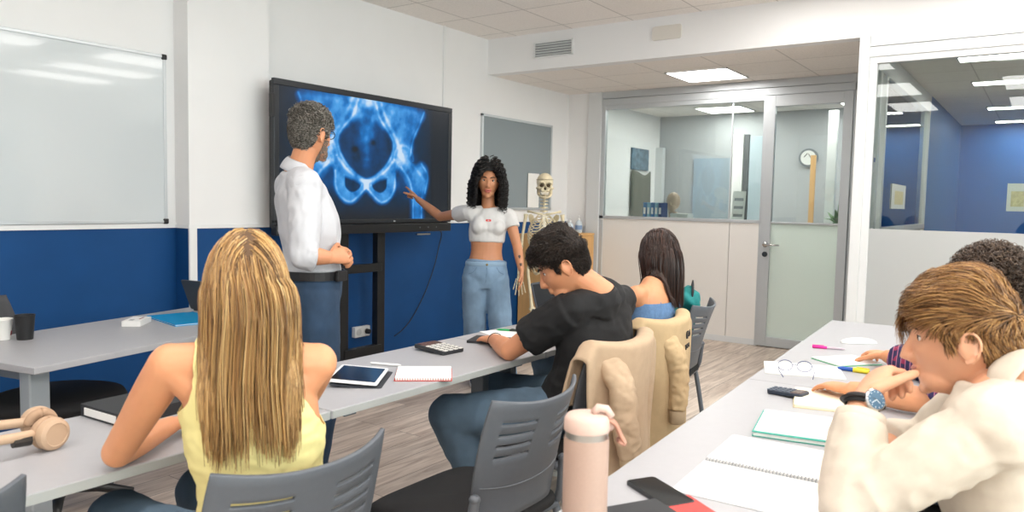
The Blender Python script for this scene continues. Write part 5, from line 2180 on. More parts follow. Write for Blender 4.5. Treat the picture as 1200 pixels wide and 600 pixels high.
ph_ = MB().box((0, 0, 0), (.022, .075, .048), Matrix.Rotation(math.radians(-75), 3, 'Z'))
o = ph_.build('belt_pouch', mat('belt_black', '#17171a'), bl, bevel=.006)
o.location = q - loc
shoe(t_man, f.AL, Fb, M_shoe_dark, M_sole, 1.05)
shoe(t_man, f.AR, Fb, M_shoe_dark, M_sole, 1.05)
M_greyhair = hair_mat('hair_grey', ['#2a2622', '#57524b', '#878279', '#38332e', '#aaa59c', '#47423b'], .5)
short_hair(f, t_man, MALE_LINE, M_greyhair, lambda p, n, rg: V((rg.uniform(-.8, .8), .3 + rg.uniform(-.6, .6), -.15)) if p.z > .05 else V((rg.uniform(-.3, .3), -.5, -1)),
           lambda p: .016 + .034 * smooth01(.0, .09, p.z), lambda p: .004 + .012 * smooth01(.03, .1, p.z), n=4200, r=.0015, curl=.005, tuft=.6, cap=lambda p: .004 + .008 * smooth01(-.03, .09, p.z), capm=mat('hair_grey_base', '#45403a', .8, noise_amt=.5, noise_scale=60))
# beard shade: very short hair over the jaw
tb = BVHTree.FromPolygons([v.co + loc for v in body.data.vertices], [list(p.vertices) for p in body.data.polygons])
mb = MB()
rg = random.Random(5)
for k in range(3600):
    a = rg.uniform(-1.5, 1.5)
    z = rg.uniform(-.125, -.022)
    q = V((math.sin(a), math.cos(a), 0))
    if z > -.052 and abs(a) < .95:
        continue
    if abs(a) < .35 and -.076 < z < -.052:
        continue
    o_, e_ = f.L(q * .2 + V((0, 0, z))), f.L(V((0, .01, z)))
    h, no, ix, ds = tb.ray_cast(o_, (e_ - o_).normalized())
    if h is None or (h - e_).length > .13:
        continue
    dn_ = f.RH @ V((0, .2, -1))
    strand(mb, [h - no * .001, h + no * .0022 + dn_ * .002, h + no * .0026 + dn_ * .005], .0007, .0004)
o = mb.build('beard', hair_mat('beard_grey', ['#5d4a3d', '#7d6e62', '#94887c', '#4d3d32'], .6), t_man, world=True)
eyes(f, t_man)
M_gl = mat('spectacle_black', '#151515', .3)
gl = MB()
for k in (-1, 1):
    gl.tube([f.L((k * .033 + .024 * math.cos(a), .102 - .25 * abs(.024 * math.cos(a) + .033) ** 1.2 * .35, .009 + .018 * math.sin(a))) for a in np.linspace(0, 2 * PI, 21)], .0019, 6)
    gl.tube([f.L((k * .058, .094, .013)), f.L((k * .077, .04, .012)), f.L((k * .080, -.010, .010)), f.L((k * .079, -.03, -.008))], .0018, 6)
gl.tube([f.L((-.010, .101, .012)), f.L((0, .106, .015)), f.L((.010, .101, .012))], .0018, 6)
gl.build('spectacles', M_gl, t_man, smooth=True, world=True)

FEMALE_S = dict(FEMALE, ra=(.095, .150, .112, .126, .128, .085, .048), rb=(.070, .102, .082, .090, .078, .058, .048), leg=(.080, .076, .054, .048, .050, .033))
# ------------------------------------------------------------------ 2 young woman pointing at the screen
Fw = (-V((_f.x, _f.y, 0)) + _r * .10).normalized()
Fw.z = 0
Fw.normalize()
Lw = Fw.cross(UP).normalized()
Cs = at(573, 251, 5.5)
pel = at(569, 320, 5.5)
loc = V((pel.x, pel.y, 0))
t_w = person('young woman with curly black hair and cropped white tee pointing at the x-ray', loc)
SR, SL = Cs + Lw * .142 + UP * .010, Cs - Lw * .144 - UP * .004
f = Fig(FEMALE_S, pel, at(571, 270, 5.5), SL, SR, at(572, 243, 5.5), at(572.5, 213, 5.47), (-V((_f.x, _f.y, 0)) * 1 + _r * .02).normalized() + V((0, 0, -.05)), UP - Lw * .04,
        at(606, 288, 5.46), at(516, 254, 5.72), at(611, 317, 5.38), at(489, 233, 5.88),
        pel - Lw * .078 - UP * .045, pel + Lw * .078 - UP * .045, V((0, 0, 0)), V((0, 0, 0)), V((0, 0, 0)), V((0, 0, 0)), latp=Lw)
f.AR = V((4.40, 3.43, .085)); f.AL = V((4.50, 3.22, .085))
f.KR = f.HR.lerp(f.AR, .5) + Fw * .015; f.KL = f.HL.lerp(f.AL, .5) + Fw * .03
f.foot_dir = Fw
dptn = at(474, 215, 6.0) - f.WR
nn = (-_r * .75 - _u * .66)
hr = dict(W=f.WR, d=dptn, n=nn, right=True, each=[(.05, .06, .05), (1.0, 1.4, .8), (1.15, 1.5, .8), (1.2, 1.5, .8)], thumb=(.65, .55, .5), s=.95)
hl = dict(W=f.WL, d=at(611, 331, 5.36) - f.WL, n=Lw, right=False, curl=(.18, .25, .2), thumb=(.75, .55, .2), s=.93)
body = finish(fuse(f.body(bust=.050, hands=[hr, hl], ears=False), .0046), 'body', mat('skin_brown', '#bd835f', .5, noise_amt=.04, noise_scale=18, sss=.12), t_w)
mb = MB()
f.torso(mb, off=.009, lo=2.42, hi=5.45, bust=.052)
f.shoulders(mb, off=.008)
f.arm(mb, True, off=.012, t0=0, t1=.42, flare=.005)
f.arm(mb, False, off=.012, t0=0, t1=.42, flare=.005)
M_tee = mat('tee_white', '#cbcac9', .8, bump=.1, bump_scale=800)
fo = folds(.005, 11, (1, 1, .7), 4.)
tee = finish(fuse(mb, .006, 9), 'crop_top', M_tee, t_w, disp=lambda c, n: fo(c, n))
hem = MB()
tw = BVHTree.FromPolygons([v.co + loc for v in tee.data.vertices], [list(p.vertices) for p in tee.data.polygons])
# red lip print on the chest
def stick(tree, origin, direction, U_, V_, poly, lift=.0015):
    """lay a flat printed outline on a garment"""
    vs = []
    for a, b in poly:
        h, no, ix, ds = tree.ray_cast(origin + U_ * a + V_ * b - direction * .4, direction)
        vs.append((h if h else origin + U_ * a + V_ * b) - direction * lift)
    return vs
o_ = f.Cc + f.up * .075
U_, V_ = -Lw, UP
mb = MB()
outl = [(.020 * math.cos(a), (.0105 + .003 * math.cos(2 * a)) * math.sin(a)) for a in np.linspace(0, 2 * PI, 25)[:-1]]
inn = [(.008 * math.cos(a), .0022 * math.sin(a)) for a in np.linspace(0, 2 * PI, 25)[:-1]]
a_ = stick(tw, o_, -Fw, U_, V_, outl)
b_ = stick(tw, o_, -Fw, U_, V_, inn)
mb.add(a_ + b_, [(i, (i + 1) % 24, 24 + (i + 1) % 24, 24 + i) for i in range(24)])
mb.build('lip_print', mat('print_red', '#d0322f', .6), tee, world=False).location = -loc
jm = trousers(f, t_w, M_jean_light, .010, .026, top=1.62, amp=.010, seed=3., voxel=.007)
mb = MB()
tj = BVHTree.FromPolygons([v.co + loc for v in jm.data.vertices], [list(p.vertices) for p in jm.data.polygons])
ring = []
for q in np.linspace(0, 2 * PI, 49):
    o_ = pel + f.up * .070
    d_ = Lw * math.cos(q) + Fw * math.sin(q)
    h, no, ix, ds = tj.ray_cast(o_ + d_ * .4, -d_)
    ring.append((h if h else o_ + d_ * .14) + d_ * .001)
mb.tube(ring, .017, 8, ref=[tuple(UP)] * 49, rb=.005, caps=False)
wbd = mb.build('waistband', mat('waistband_denim', '#8aa5bd', .8, bump=.3, bump_scale=400), jm, smooth=True)
wbd.location = -loc
fr_ = ring[12]
bt = MB()
bt.ell(fr_ + Fw * .004, (.009, .009, .009))
bt.build('button', mat('button_brass', '#9c8a62', .35, metal=.8), jm, smooth=True).location = -loc
mb = MB()
def on_j(a, b):
    """point of the jeans' front at lateral a, height b from the pelvis"""
    o_ = pel + Lw * a + f.up * b
    h, no, ix, ds = tj.ray_cast(o_ + Fw * .4, -Fw)
    return (h if h else o_) + Fw * .001
for q in (-1, 1):
    mb.tube(catmull([on_j(q * .07, .05), on_j(q * .095, .015), on_j(q * .125, .0)], 6), .0018, 5)
mb.tube([on_j(0, .05), on_j(0, .0), on_j(.004, -.06)], .0018, 5)
mb.build('seam', mat('seam_denim', '#4f6a82', .8), jm).location = -loc
shoe(t_w, f.AR, Fw - Lw * .1, M_shoe_navy, M_sole, .92)
shoe(t_w, f.AL, Fw + Lw * .1, M_shoe_navy, M_sole, .92)
eyes(f, t_w, lips='#a8544f', r=.0122)
M_blackhair = hair_mat('hair_black', ['#0b0a0a', '#191615', '#0f0d0d', '#2a2422'], .35)
long_hair(f, t_w, M_blackhair, mat('hair_black_base', '#0d0c0c', .7), FEM_LINE, 850, lambda p: .30 - .5 * max(0, -p.z), .0034, None, seed=8, step=.022, vol=.055, steer_back=.12, widen=.09, grav=.28, cap=.024, curl=.0115)
# two small tattoos on the lowered forearm
tb = BVHTree.FromPolygons([v.co + loc for v in body.data.vertices], [list(p.vertices) for p in body.data.polygons])
for k, t_ in enumerate((.42, .74)):
    c_ = f.EL.lerp(f.WL, t_)
    P_ = [(.009 * math.cos(a), .012 * math.sin(a) * (1 + .3 * math.sin(3 * a))) for a in np.linspace(0, 2 * PI, 13)[:-1]]
    vs = stick(tb, c_, -Fw, -Lw, UP, P_, .0012)
    MB().add(vs, [tuple(range(12))]).build('tattoo', mat('tattoo_ink', '#4a3a35', .7), body).location = -loc

# ------------------------------------------------------------------ 3 blonde student, seen from behind
t_y = person('blonde long-haired student in a yellow tank top leaning on the table', (1.02, 1.40, 0))
loc = V((1.02, 1.40, 0))
f = Fig(FEMALE, (1.03, 1.385, .565), (1.01, 1.385, .845), (.865, 1.475, 1.010), (1.105, 1.300, .998), (.985, 1.378, 1.052), (1.000, 1.405, 1.160), az(33, -.12), UP,
        (.855, 1.675, .782), (1.285, 1.60, .785), (1.06, 1.80, .775), (1.26, 1.83, .775),
        (.94, 1.42, .54), (1.13, 1.36, .54), (.93, 1.83, .56), (1.16, 1.83, .56), (.92, 1.80, .09), (1.18, 1.80, .09))
f.foot_dir = az(5)
hl = dict(W=f.WL, d=(1, .15, -.02), n=(0, 0, -1), right=False, curl=(.25, .3, .2), s=.93)
hr = dict(W=f.WR, d=(-.5, .8, -.02), n=(0, 0, -1), right=True, curl=(.25, .3, .2), s=.93)
body = finish(fuse(f.body(bust=.056, hands=[hl, hr], ears=False), .0055), 'body', M_skin_a, t_y)
mb = MB()
f.torso(mb, off=.008, lo=.6, hi=5.6, bust=.058)
f.shoulders(mb, off=.006)
M_tank = mat('tank_yellow', '#e9dc98', .8, bump=.12, bump_scale=700)


def tank_cut(c):
    d = c - f.N
    x = d.dot(f.latc)
    h = d.dot(UP)
    bk = d.dot(f.fwd) < 0
    ax_ = abs(x)
    if ax_ > .108 + max(0, -h - .10) * .62:
        return True
    if h > .012 - .9 * max(0, ax_ - .10):
        pass
    if ax_ < .075 and h > (-.095 if bk else -.12) + 9 * max(0, ax_ - .03) ** 2:
        return True
    return False


fo = folds(.007, 10, (1, 1, 1.6), 6.)
tank = finish(fuse(mb, .0055, 3), 'tank_top', M_tank, t_y, disp=lambda c, n: fo(c, n) * smooth01(1.0, .85, c.z), cut=tank_cut, solid=.002)
trousers(f, t_y, M_jean_mid, top=1.2)
shoe(t_y, f.AL, f.foot_dir, M_shoe_white, M_sole, .92)
shoe(t_y, f.AR, f.foot_dir, M_shoe_white, M_sole, .92)
eyes(f, t_y)
tree = bvh_of(body, tank)
M_blonde = hair_mat('hair_blonde', ['#5f4126', '#c49a61', '#94693b', '#dcba80', '#775129', '#cca468', '#4b321d', '#b3874e'], .36)
long_hair(f, t_y, M_blonde, mat('hair_blonde_base', '#5a4027', .7), FEM_LINE, 3600, lambda p: .30 + .05 * (p.y < -.03) + 1.25 * max(p.z, -.08), .0015, tree, seed=4, step=.024, vol=.009, steer_back=.85, widen=.030, grav=.30, cap=.010, wave=.11, rag=.66)

# ------------------------------------------------------------------ 4 student in black, writing
t_b = person('dark-haired student in a black tee and jeans bent over his writing', (2.56, 1.48, 0))
loc = V((2.56, 1.48, 0))
f = Fig(MALE, (2.57, 1.50, .565), (2.58, 1.415, .80), (2.425, 1.435, .962), (2.735, 1.395, .972), (2.545, 1.375, 1.020), (2.462, 1.492, 1.122), V((-.38, .78, -.52)), V((-.2, .3, 1)),
        (2.40, 1.695, .778), (2.88, 1.66, .79), (2.578, 1.905, .772), (2.925, 1.885, .785),
        (2.46, 1.54, .545), (2.68, 1.53, .545), (2.25, 1.87, .525), (2.64, 1.93, .53), (2.42, 1.745, .09), (2.70, 1.96, .09), scale=.97, hs=.98)
f.foot_dir = az(-10)
hl = dict(W=f.WL, d=V((.085, .15, -.02)), n=(0, 0, -1), right=False, curl=(.30, .45, .3), thumb=(.7, .6, .1))
hr = dict(W=f.WR, d=V((.02, .10, -.02)), n=V((-.72, .1, -.55)), right=True, each=[(.75, .8, .35), (.85, .95, .45), (.95, 1.05, .5), (1.0, 1.1, .5)], thumb=(.8, .3, .55), tcurl=.25)
body = finish(fuse(f.body(hands=[hl, hr]), .0046), 'body', M_skin_b, t_b)
mb = MB()
f.torso(mb, off=.014, lo=.35, hi=5.95, lat_off=.004)
f.shoulders(mb, off=.011, nk=.15)
f.arm(mb, True, off=.022, t0=0, t1=.68, flare=.010)
f.arm(mb, False, off=.022, t0=0, t1=.68, flare=.010)
nd_ = (f.H - f.N).normalized()
mb.tube([f.N - f.up * .07, f.N - f.up * .02, f.N + nd_ * .016], [.115, .088, .0685], 22, rb=[.085, .078, .068], ref=tuple(f.latc))
M_btee = mat('tee_black', '#141416', .85, bump=.1, bump_scale=800)
fo = folds(.012, 7, (1, 1, 1.3), 9.)
finish(fuse(mb, .0065, 3), 'tee_shirt', M_btee, t_b, disp=lambda c, n: fo(c, n))
trousers(f, t_b, M_jean_mid, .014, .012, amp=.010, seed=5.)
shoe(t_b, f.AL, f.foot_dir, M_shoe_white, M_sole)
shoe(t_b, f.AR, f.foot_dir, M_shoe_white, M_sole)
eyes(f, t_b)
M_brownhair = hair_mat('hair_brown', ['#120d0a', '#2b211b', '#1c1512', '#3d2f26', '#231a15'], .4)
short_hair(f, t_b, MALE_LINE, M_brownhair, lambda p, n, rg: V((rg.uniform(-.2, .2), -.35, -1)).lerp(V((.25 + rg.uniform(-.5, .5), .9, .1 + rg.uniform(-.3, .3))), smooth01(.025, .075, p.z)),
           lambda p: .010 + .048 * smooth01(.02, .09, p.z), lambda p: .003 + .016 * smooth01(.03, .1, p.z), n=4600, r=.0012, curl=.0022, tuft=.8, cap=lambda p: .003 + .022 * smooth01(-.01, .09, p.z) + .006 * smooth01(.02, .09, p.y) * smooth01(.02, .08, p.z), capm=mat('hair_brown_base', '#1b1410', .75, noise_amt=.4, noise_scale=70))
# pen held in the writing hand
a, b = at(609.5, 393, 3.34), at(620.5, 369.5, 3.40)
tipz = onz(611, 393, T + .003)
tip = V((tipz.x, tipz.y, T + .003))
pen('black pen held upright in the hand of the student in black', tip + (at(622, 369, 3.33) - at(611, 393, 3.33)).normalized() * .135, tip, .0048, mat('pen_black', '#1a1a1e', .35), None)
# dark cord bracelet
mb = MB()
c_ = f.EL.lerp(f.WL, .90)
t_, a, b = basis(f.WL - f.EL, UP)
mb.tube([c_ + a * .0325 * math.cos(q) + b * .0325 * math.sin(q) for q in np.linspace(0, 2 * PI, 25)], .0016, 6, caps=False)
mb.build('bracelet', mat('cord_dark', '#221d1c', .7), t_b, smooth=True, world=True)

# ------------------------------------------------------------------ 5 long-haired student beyond him
t_l = person('long brown-haired student in a blue top sitting beyond the one in black', (3.28, 1.58, 0))
loc = V((3.28, 1.58, 0))
f = Fig(FEMALE, (3.27, 1.57, .565), (3.31, 1.52, .80), (3.18, 1.535, .945), (3.475, 1.51, .945), (3.355, 1.515, .985), (3.430, 1.540, 1.122), az(18, -.06), UP,
        (3.06, 1.74, .79), (3.56, 1.72, .79), (3.14, 1.93, .785), (3.46, 1.93, .785), (3.18, 1.62, .54), (3.37, 1.61, .54), (3.17, 2.02, .56), (3.41, 2.02, .56), (3.16, 1.98, .09), (3.42, 1.98, .09), hs=.97)
f.foot_dir = az(0)
hl = dict(W=f.WL, d=(.4, .9, -.02), n=(0, 0, -1), right=False, curl=(.3, .4, .3), s=.93)
hr = dict(W=f.WR, d=(-.4, .9, -.02), n=(0, 0, -1), right=True, curl=(.3, .4, .3), s=.93)
body = finish(fuse(f.body(bust=.055, hands=[hl, hr], ears=False), .0055), 'body', M_skin_d, t_l)
mb = MB()
f.torso(mb, off=.008, lo=.6, hi=4.2, bust=.057)
top = finish(fuse(mb, .006, 3), 'blue_top', mat('top_blue', '#5b7ea8', .8, noise_amt=.15, noise_scale=60, bump=.2, bump_scale=300), t_l, cut=lambda c: c.z > .905 + .0 * c.x)
mb = MB()
for q in (-1, 1):
    mb.tube(catmull([f.N + f.latc * q * .085 - f.fwd * .085 - UP * .10, f.N + f.latc * q * .085 - f.fwd * .050 - UP * .02, f.N + f.latc * q * .085 + UP * .012, f.N + f.latc * q * .08 + f.fwd * .06 - UP * .06], 6), .0035, 6)
mb.build('strap', mat('top_blue', '#5b7ea8'), t_l, smooth=True, world=True)
trousers(f, t_l, M_jean_mid, top=1.2)
shoe(t_l, f.AL, f.foot_dir, M_shoe_white, M_sole, .92)
shoe(t_l, f.AR, f.foot_dir, M_shoe_white, M_sole, .92)
eyes(f, t_l)
tree = bvh_of(body, top)
M_darkhair = hair_mat('hair_dark_brown', ['#1a0f0b', '#3a231a', '#26160f', '#4c2e20', '#1f120d'], .3)
long_hair(f, t_l, M_darkhair, mat('hair_dark_base', '#22140e', .6), FEM_LINE, 2600, lambda p: .262 + 1.25 * max(p.z, -.08), .0019, tree, seed=6, step=.024, vol=.008, steer_back=.7, widen=.005, grav=.32, cap=.008)

# ------------------------------------------------------------------ 6 blond student, nearest on the right
t_c = person('blond student in a cream overshirt with a wristwatch, hand at his mouth', (1.80, .05, 0))
loc = V((1.80, .05, 0))
f = Fig(MALE, (1.82, -.02, .565), (1.805, .03, .82), (1.625, .062, .965), (1.975, .050, .965), (1.815, .04, 1.005), (1.838, .130, 1.090), az(-1, -.14), UP,
        (1.535, .285, .788), (2.08, .22, .788), (1.662, .288, .975), (1.935, .33, .782), (1.72, .03, .545), (1.92, .03, .545), (1.70, .45, .55), (1.95, .45, .55), (1.68, .44, .09), (1.96, .44, .09), scale=.98)
f.foot_dir = az(0)
hl = dict(W=f.WL, d=V((.150, -.035, .085)), n=V((.35, -.6, -.55)), right=False, each=[(.8, 1.1, .6), (.9, 1.2, .6), (1.0, 1.2, .6), (1.05, 1.2, .6)], thumb=(.7, .5, .3), tcurl=.5, s=1.03)
hr = dict(W=f.WR, d=V((-.8, .12, -.03)), n=(0, 0, -1), right=True, curl=(.22, .3, .25), thumb=(.8, .6, .15), s=1.0)
body = finish(fuse(f.body(hands=[hl, hr]), .004), 'body', M_skin_c, t_c)
mb = MB()
f.torso(mb, off=.018, lo=.2, hi=5.2, lat_off=.006)
f.shoulders(mb, off=.018, nk=.3)
f.arm(mb, True, off=.022, t0=0, t1=1.55, flare=.004)
M_cream = mat('overshirt_cream', '#d0c5b5', .85, noise_amt=.03, noise_scale=40, bump=.2, bump_scale=700)
fo = folds(.011, 6, (1, 1, 1.2), 12.)
os_ = finish(fuse(mb, .006, 3), 'overshirt', M_cream, t_c, disp=lambda c, n: fo(c, n))
sl_ = MB()
f.arm(sl_, False, off=.013, t0=0, t1=1.76, flare=.004)
sl_.ell(f.SL, (.074,) * 3)
fs_ = folds(.011, 9, (1, 1, 1), 33.)
o = finish(fuse(sl_, .006, 2), 'sleeve', M_cream, os_, disp=lambda c, n: fs_(c, n))
o.data.transform(Matrix.Translation(-loc))
t_, a, b = basis(f.WL - f.EL, UP)
cu = MB()
p0, p1 = f.EL.lerp(f.WL, .70), f.EL.lerp(f.WL, .86)
cu.tube([p0, p0.lerp(p1, .1), p0.lerp(p1, .9), p1], [.046, .051, .047, .038], 22)
cu.build('cuff', M_cream, os_, smooth=True).location = -loc
collar(f, t_c, M_cream, .074, .040, 30, spread=.030, drop=.018)
trousers(f, t_c, M_jean_dark, top=1.2, voxel=.010)
shoe(t_c, f.AL, f.foot_dir, M_shoe_white, M_sole)
shoe(t_c, f.AR, f.foot_dir, M_shoe_white, M_sole)
eyes(f, t_c, brow='#6b4a30', lips='#b97668')
M_sandy = hair_mat('hair_sandy', ['#5a3c22', '#8c6238', '#b48650', '#6d4829', '#c89c62', '#7d5630', '#3f2a18'], .38)
M_sandy2 = hair_mat('hair_sandy_dark', ['#3c2817', '#5e4026', '#49311d', '#6d4b2c'], .4)


def flow6(p, n, rg):
    top = V((.25 + rg.uniform(-.25, .25), 1.0, .1 + .5 * smooth01(.02, .09, p.y)))
    side = V((rg.uniform(-.1, .1), -.30, -1))
    return side.lerp(top, smooth01(.015, .065, p.z))


short_hair(f, t_c, MALE_LINE, M_sandy, flow6, lambda p: .020 + .065 * smooth01(.02, .085, p.z) + .012 * smooth01(.03, .08, p.y), lambda p: .004 + .016 * smooth01(.02, .1, p.z), n=6500, r=.0011, seed=9, tuft=.55,
           cap=lambda p: .003 + .016 * smooth01(-.01, .09, p.z), capm=mat('hair_sandy_base', '#5a3e25', .7, noise_amt=.35, noise_scale=40))
# wrist watch
wt = MB()
c_ = f.EL.lerp(f.WL, .955)
t_, a, b = basis(f.WL - f.EL, -V((_f.x, _f.y, .2)))
ring = [c_ + a * .0335 * math.cos(q) + b * .0335 * math.sin(q) for q in np.linspace(0, 2 * PI, 29)]
wt.tube(ring, .0022, 8, ref=tuple(t_), rb=.010, caps=False)
wt.tube(ring, .010, 8, ref=tuple(t_), rb=.0022, caps=False)
st_ = wt.build('watch_strap', mat('strap_black', '#1a1a1c', .6), t_c, smooth=True, world=True)
fc = c_ + a * .034
wc = MB()
wc.lathe([(.0, -.004), (.0205, -.004), (.0225, .0), (.0225, .005), (.0195, .008), (.0195, .007), (.0, .007)], fc, 36, axis=tuple(a))
wc.tube([fc + b * .022, fc + b * .027], .003, 10)
wc.build('watch_case', M_chrome, st_, auto=40).location = -loc
wd = MB()
wd.lathe([(.0, 0), (.0192, 0), (.0192, .0006), (0, .0006)], fc + a * .0072, 36, axis=tuple(a))
wd.build('watch_dial', mat('dial_blue', '#45657f', .25), st_).location = -loc
wd = MB()
bu = b.cross(a)
for ang, ln in ((.6, .010), (2.3, .014)):
    v_ = b * math.cos(ang) + bu * math.sin(ang)
    wd.tube([fc + a * .0085, fc + a * .0085 + v_ * ln], .0007, 5)
for k in range(12):
    v_ = b * math.cos(k * PI / 6) + bu * math.sin(k * PI / 6)
    wd.tube([fc + a * .0083 + v_ * .0145, fc + a * .0083 + v_ * .0175], .0006, 4)
wd.build('watch_hands', mat('hand_pale', '#dfe6ea', .3), st_).location = -loc

# ------------------------------------------------------------------ 7 curly-haired student beyond him
t_q = person('curly-haired student in a plaid shirt, mostly hidden behind the blond one', (2.68, .06, 0))
loc = V((2.68, .06, 0))
f = Fig(MALE, (2.74, .0, .565), (2.74, .05, .83), (2.565, .07, .965), (2.905, .055, .965), (2.74, .06, 1.01), (2.745, .125, 1.105), az(0, -.15), UP,
        (2.565, .265, .788), (3.10, .31, .79), (2.585, .490, .783), (3.265, .49, .785), (2.64, .06, .545), (2.85, .06, .545), (2.62, .48, .55), (2.88, .48, .55), (2.60, .46, .09), (2.90, .46, .09), scale=.97)
f.foot_dir = az(0)
hl = dict(W=f.WL, d=V((.55, .8, -.06)), n=(0, 0, -1), right=False, curl=(.22, .3, .25), thumb=(.8, .6, .2), spread=.14)
hr = dict(W=f.WR, d=V((.72, .66, -.04)), n=(0, 0, -1), right=True, curl=(.45, .6, .4), thumb=(.7, .6, .3))
body = finish(fuse(f.body(hands=[hl, hr]), .0055), 'body', M_skin_a, t_q)
mb = MB()
f.torso(mb, off=.018, lo=.3, hi=5.5, lat_off=.006)
f.shoulders(mb, off=.018)
f.arm(mb, False, off=.022, t0=0, t1=.92, flare=.006)
f.arm(mb, True, off=.022, t0=0, t1=1.70, flare=.002)


def plaid():
    m = bpy.data.materials.new('shirt_plaid')
    m.use_nodes = True
    nt = m.node_tree
    b = nt.nodes['Principled BSDF']
    b.inputs['Roughness'].default_value = .85
    tc = nt.nodes.new('ShaderNodeTexCoord')
    prev = None
    for k, (dr, sc_, col) in enumerate((('X', 9, '#2c2550'), ('Y', 9, '#2c2550'), ('Z', 9, '#2c2550'), ('Y', 18, '#b0708c'))):
        w = nt.nodes.new('ShaderNodeTexWave')
        w.bands_direction = dr
        w.inputs['Scale'].default_value = sc_
        r = nt.nodes.new('ShaderNodeValToRGB')
        r.color_ramp.elements[0].position = .55 if k < 3 else .9
        r.color_ramp.elements[1].position = .62 if k < 3 else .95
        nt.links.new(tc.outputs['Object'], w.inputs['Vector'])
        nt.links.new(w.outputs['Fac'], r.inputs['Fac'])
        mx = nt.nodes.new('ShaderNodeMix')
        mx.data_type = 'RGBA'
        mx.inputs[6].default_value = (*lin('#8f2a4f'), 1)
        mx.inputs[7].default_value = (*lin(col), 1)
        nt.links.new(r.outputs['Color'], mx.inputs[0])
        if prev is not None:
            nt.links.new(prev, mx.inputs[6])
        prev = mx.outputs[2]
    nt.links.new(prev, b.inputs['Base Color'])
    return m


fo = folds(.010, 8, (1, 1, 1), 15.)
finish(fuse(mb, .0065, 3), 'plaid_shirt', plaid(), t_q, disp=lambda c, n: fo(c, n))
trousers(f, t_q, M_jean_dark, top=1.2, voxel=.010)
shoe(t_q, f.AL, f.foot_dir, M_shoe_white, M_sole)
shoe(t_q, f.AR, f.foot_dir, M_shoe_white, M_sole)
eyes(f, t_q)
M_curlhair = hair_mat('hair_curly_brown', ['#2e251f', '#5b4a3e', '#40342c', '#7a6655'], .45)
short_hair(f, t_q, MALE_LINE, M_curlhair, lambda p, n, rg: V((rg.uniform(-1, 1), rg.uniform(-1, 1), rg.uniform(-1, 1))), lambda p: .020 + .030 * smooth01(.0, .09, p.z), lambda p: .010 + .016 * smooth01(.0, .1, p.z), n=2600, r=.0016, seed=12, curl=.006,
           cap=lambda p: .005 + .012 * smooth01(-.02, .09, p.z), capm=mat('hair_curly_base', '#3a2f27', .8, noise_amt=.5, noise_scale=60))
# ================================================================== garments left on chairs
def drape(label, chair, m, halfw=.25, front=.64, back=.36, seed=0., name='hoodie', side=1, xoff=0., sleeve=True, hood=False, amp=.022, sx=None):
    t = thing(name, label, 'jacket', chair.location, chair.rotation_euler.z)

    def fn(u, v):
        x = halfw * (u * 2 - 1)
        uu = max(-1, min(1, (x + xoff) / .215))
        s = back_surface(uu, 1.0)
        over = max(0, abs(x + xoff) - .205)
        ztop = s.z + .022 - over * 1.1
        ysurf = lambda z: back_surface(uu, max(0, min(1, (z - .47) / .345))).y
        nz = noise.noise(V((x * 5 + seed, v * 2.2, seed * .7)))
        rip = math.sin(x * 24 + seed * 3 + 3.4 * noise.noise(V((x * 3.5, v * 2.2, seed + 4)))) + .7 * noise.noise(V((x * 14, v * 4, seed + 9)))
        if v < .28:
            q = v / .28
            z = front + .05 * nz + (ztop - front) * q
            y = ysurf(z) + .030 + .006 * rip * (1 - q)
        elif v < .40:
            q = (v - .28) / .12
            a = q * PI
            z = ztop + .018 * math.sin(a)
            y = ysurf(ztop) + .030 * math.cos(a) - .006 * q
        else:
            q = (v - .40) / .60
            z = ztop + (back + .04 * nz - ztop) * q
            y = min(ysurf(z), ysurf(ztop) + .02 * q) - .036 - .018 * q + amp * q ** .6 * (rip * .55 + nz)
            x = x * (1 - .10 * q) + .01 * rip * q
        return V((x + xoff, y, z))
    g = MB().grid(fn, 60, 70)
    g.build('body', m, t, smooth=True, solidify=.008)
    if sleeve:
        fo = folds(.012, 12, (1, 1, 1.4), seed + 3)
        x0 = side * halfw * .5 if sx is None else sx
        pts = catmull([(x0, -.29, .80), (x0 + side * .012, -.36, .72), (x0 + side * .02, -.385, .60), (x0 + side * .0, -.395, .47)], 5)
        mb = MB().tube([V(p) + V((xoff, 0, 0)) for p in pts], [.045] + [.062 - .0011 * k for k in range(len(pts) - 2)] + [.048], 16, ref=(1, 0, 0), rb=[.03] + [.042] * (len(pts) - 2) + [.034])
        me = fuse(mb, .007, 2)
        o = finish(me, 'sleeve', m, None, disp=lambda c, n: fo(c, n))
        o.parent = t
        p = V(pts[-1]) + V((xoff, 0, 0))
        cu = MB().tube([p + V((0, 0, .004)), p, p - V((0, 0, .05)), p - V((0, 0, .055))], [.042, .044, .042, .036], 18, ref=(1, 0, 0), rb=[.030, .032, .031, .026])
        cu.build('cuff', mat(m.name + '_rib', '#b39d80', .85, bump=.3, bump_scale=300), o, smooth=True)
    if hood:
        fo = folds(.012, 9, (1, 1, 1), seed + 8)
        mb = MB()
        mb.tube(catmull([(-.17, -.33, .775), (-.08, -.385, .80), (.02, -.395, .80), (.12, -.37, .80), (.19, -.30, .815)], 5), [.02] + [.045] * 19 + [.02], 14, ref=(0, 0, 1), rb=[.02] + [.035] * 19 + [.02])
        me = fuse(mb, .007, 2)
        finish(me, 'hood', m, None, disp=lambda c, n: fo(c, n)).parent = t
    return t


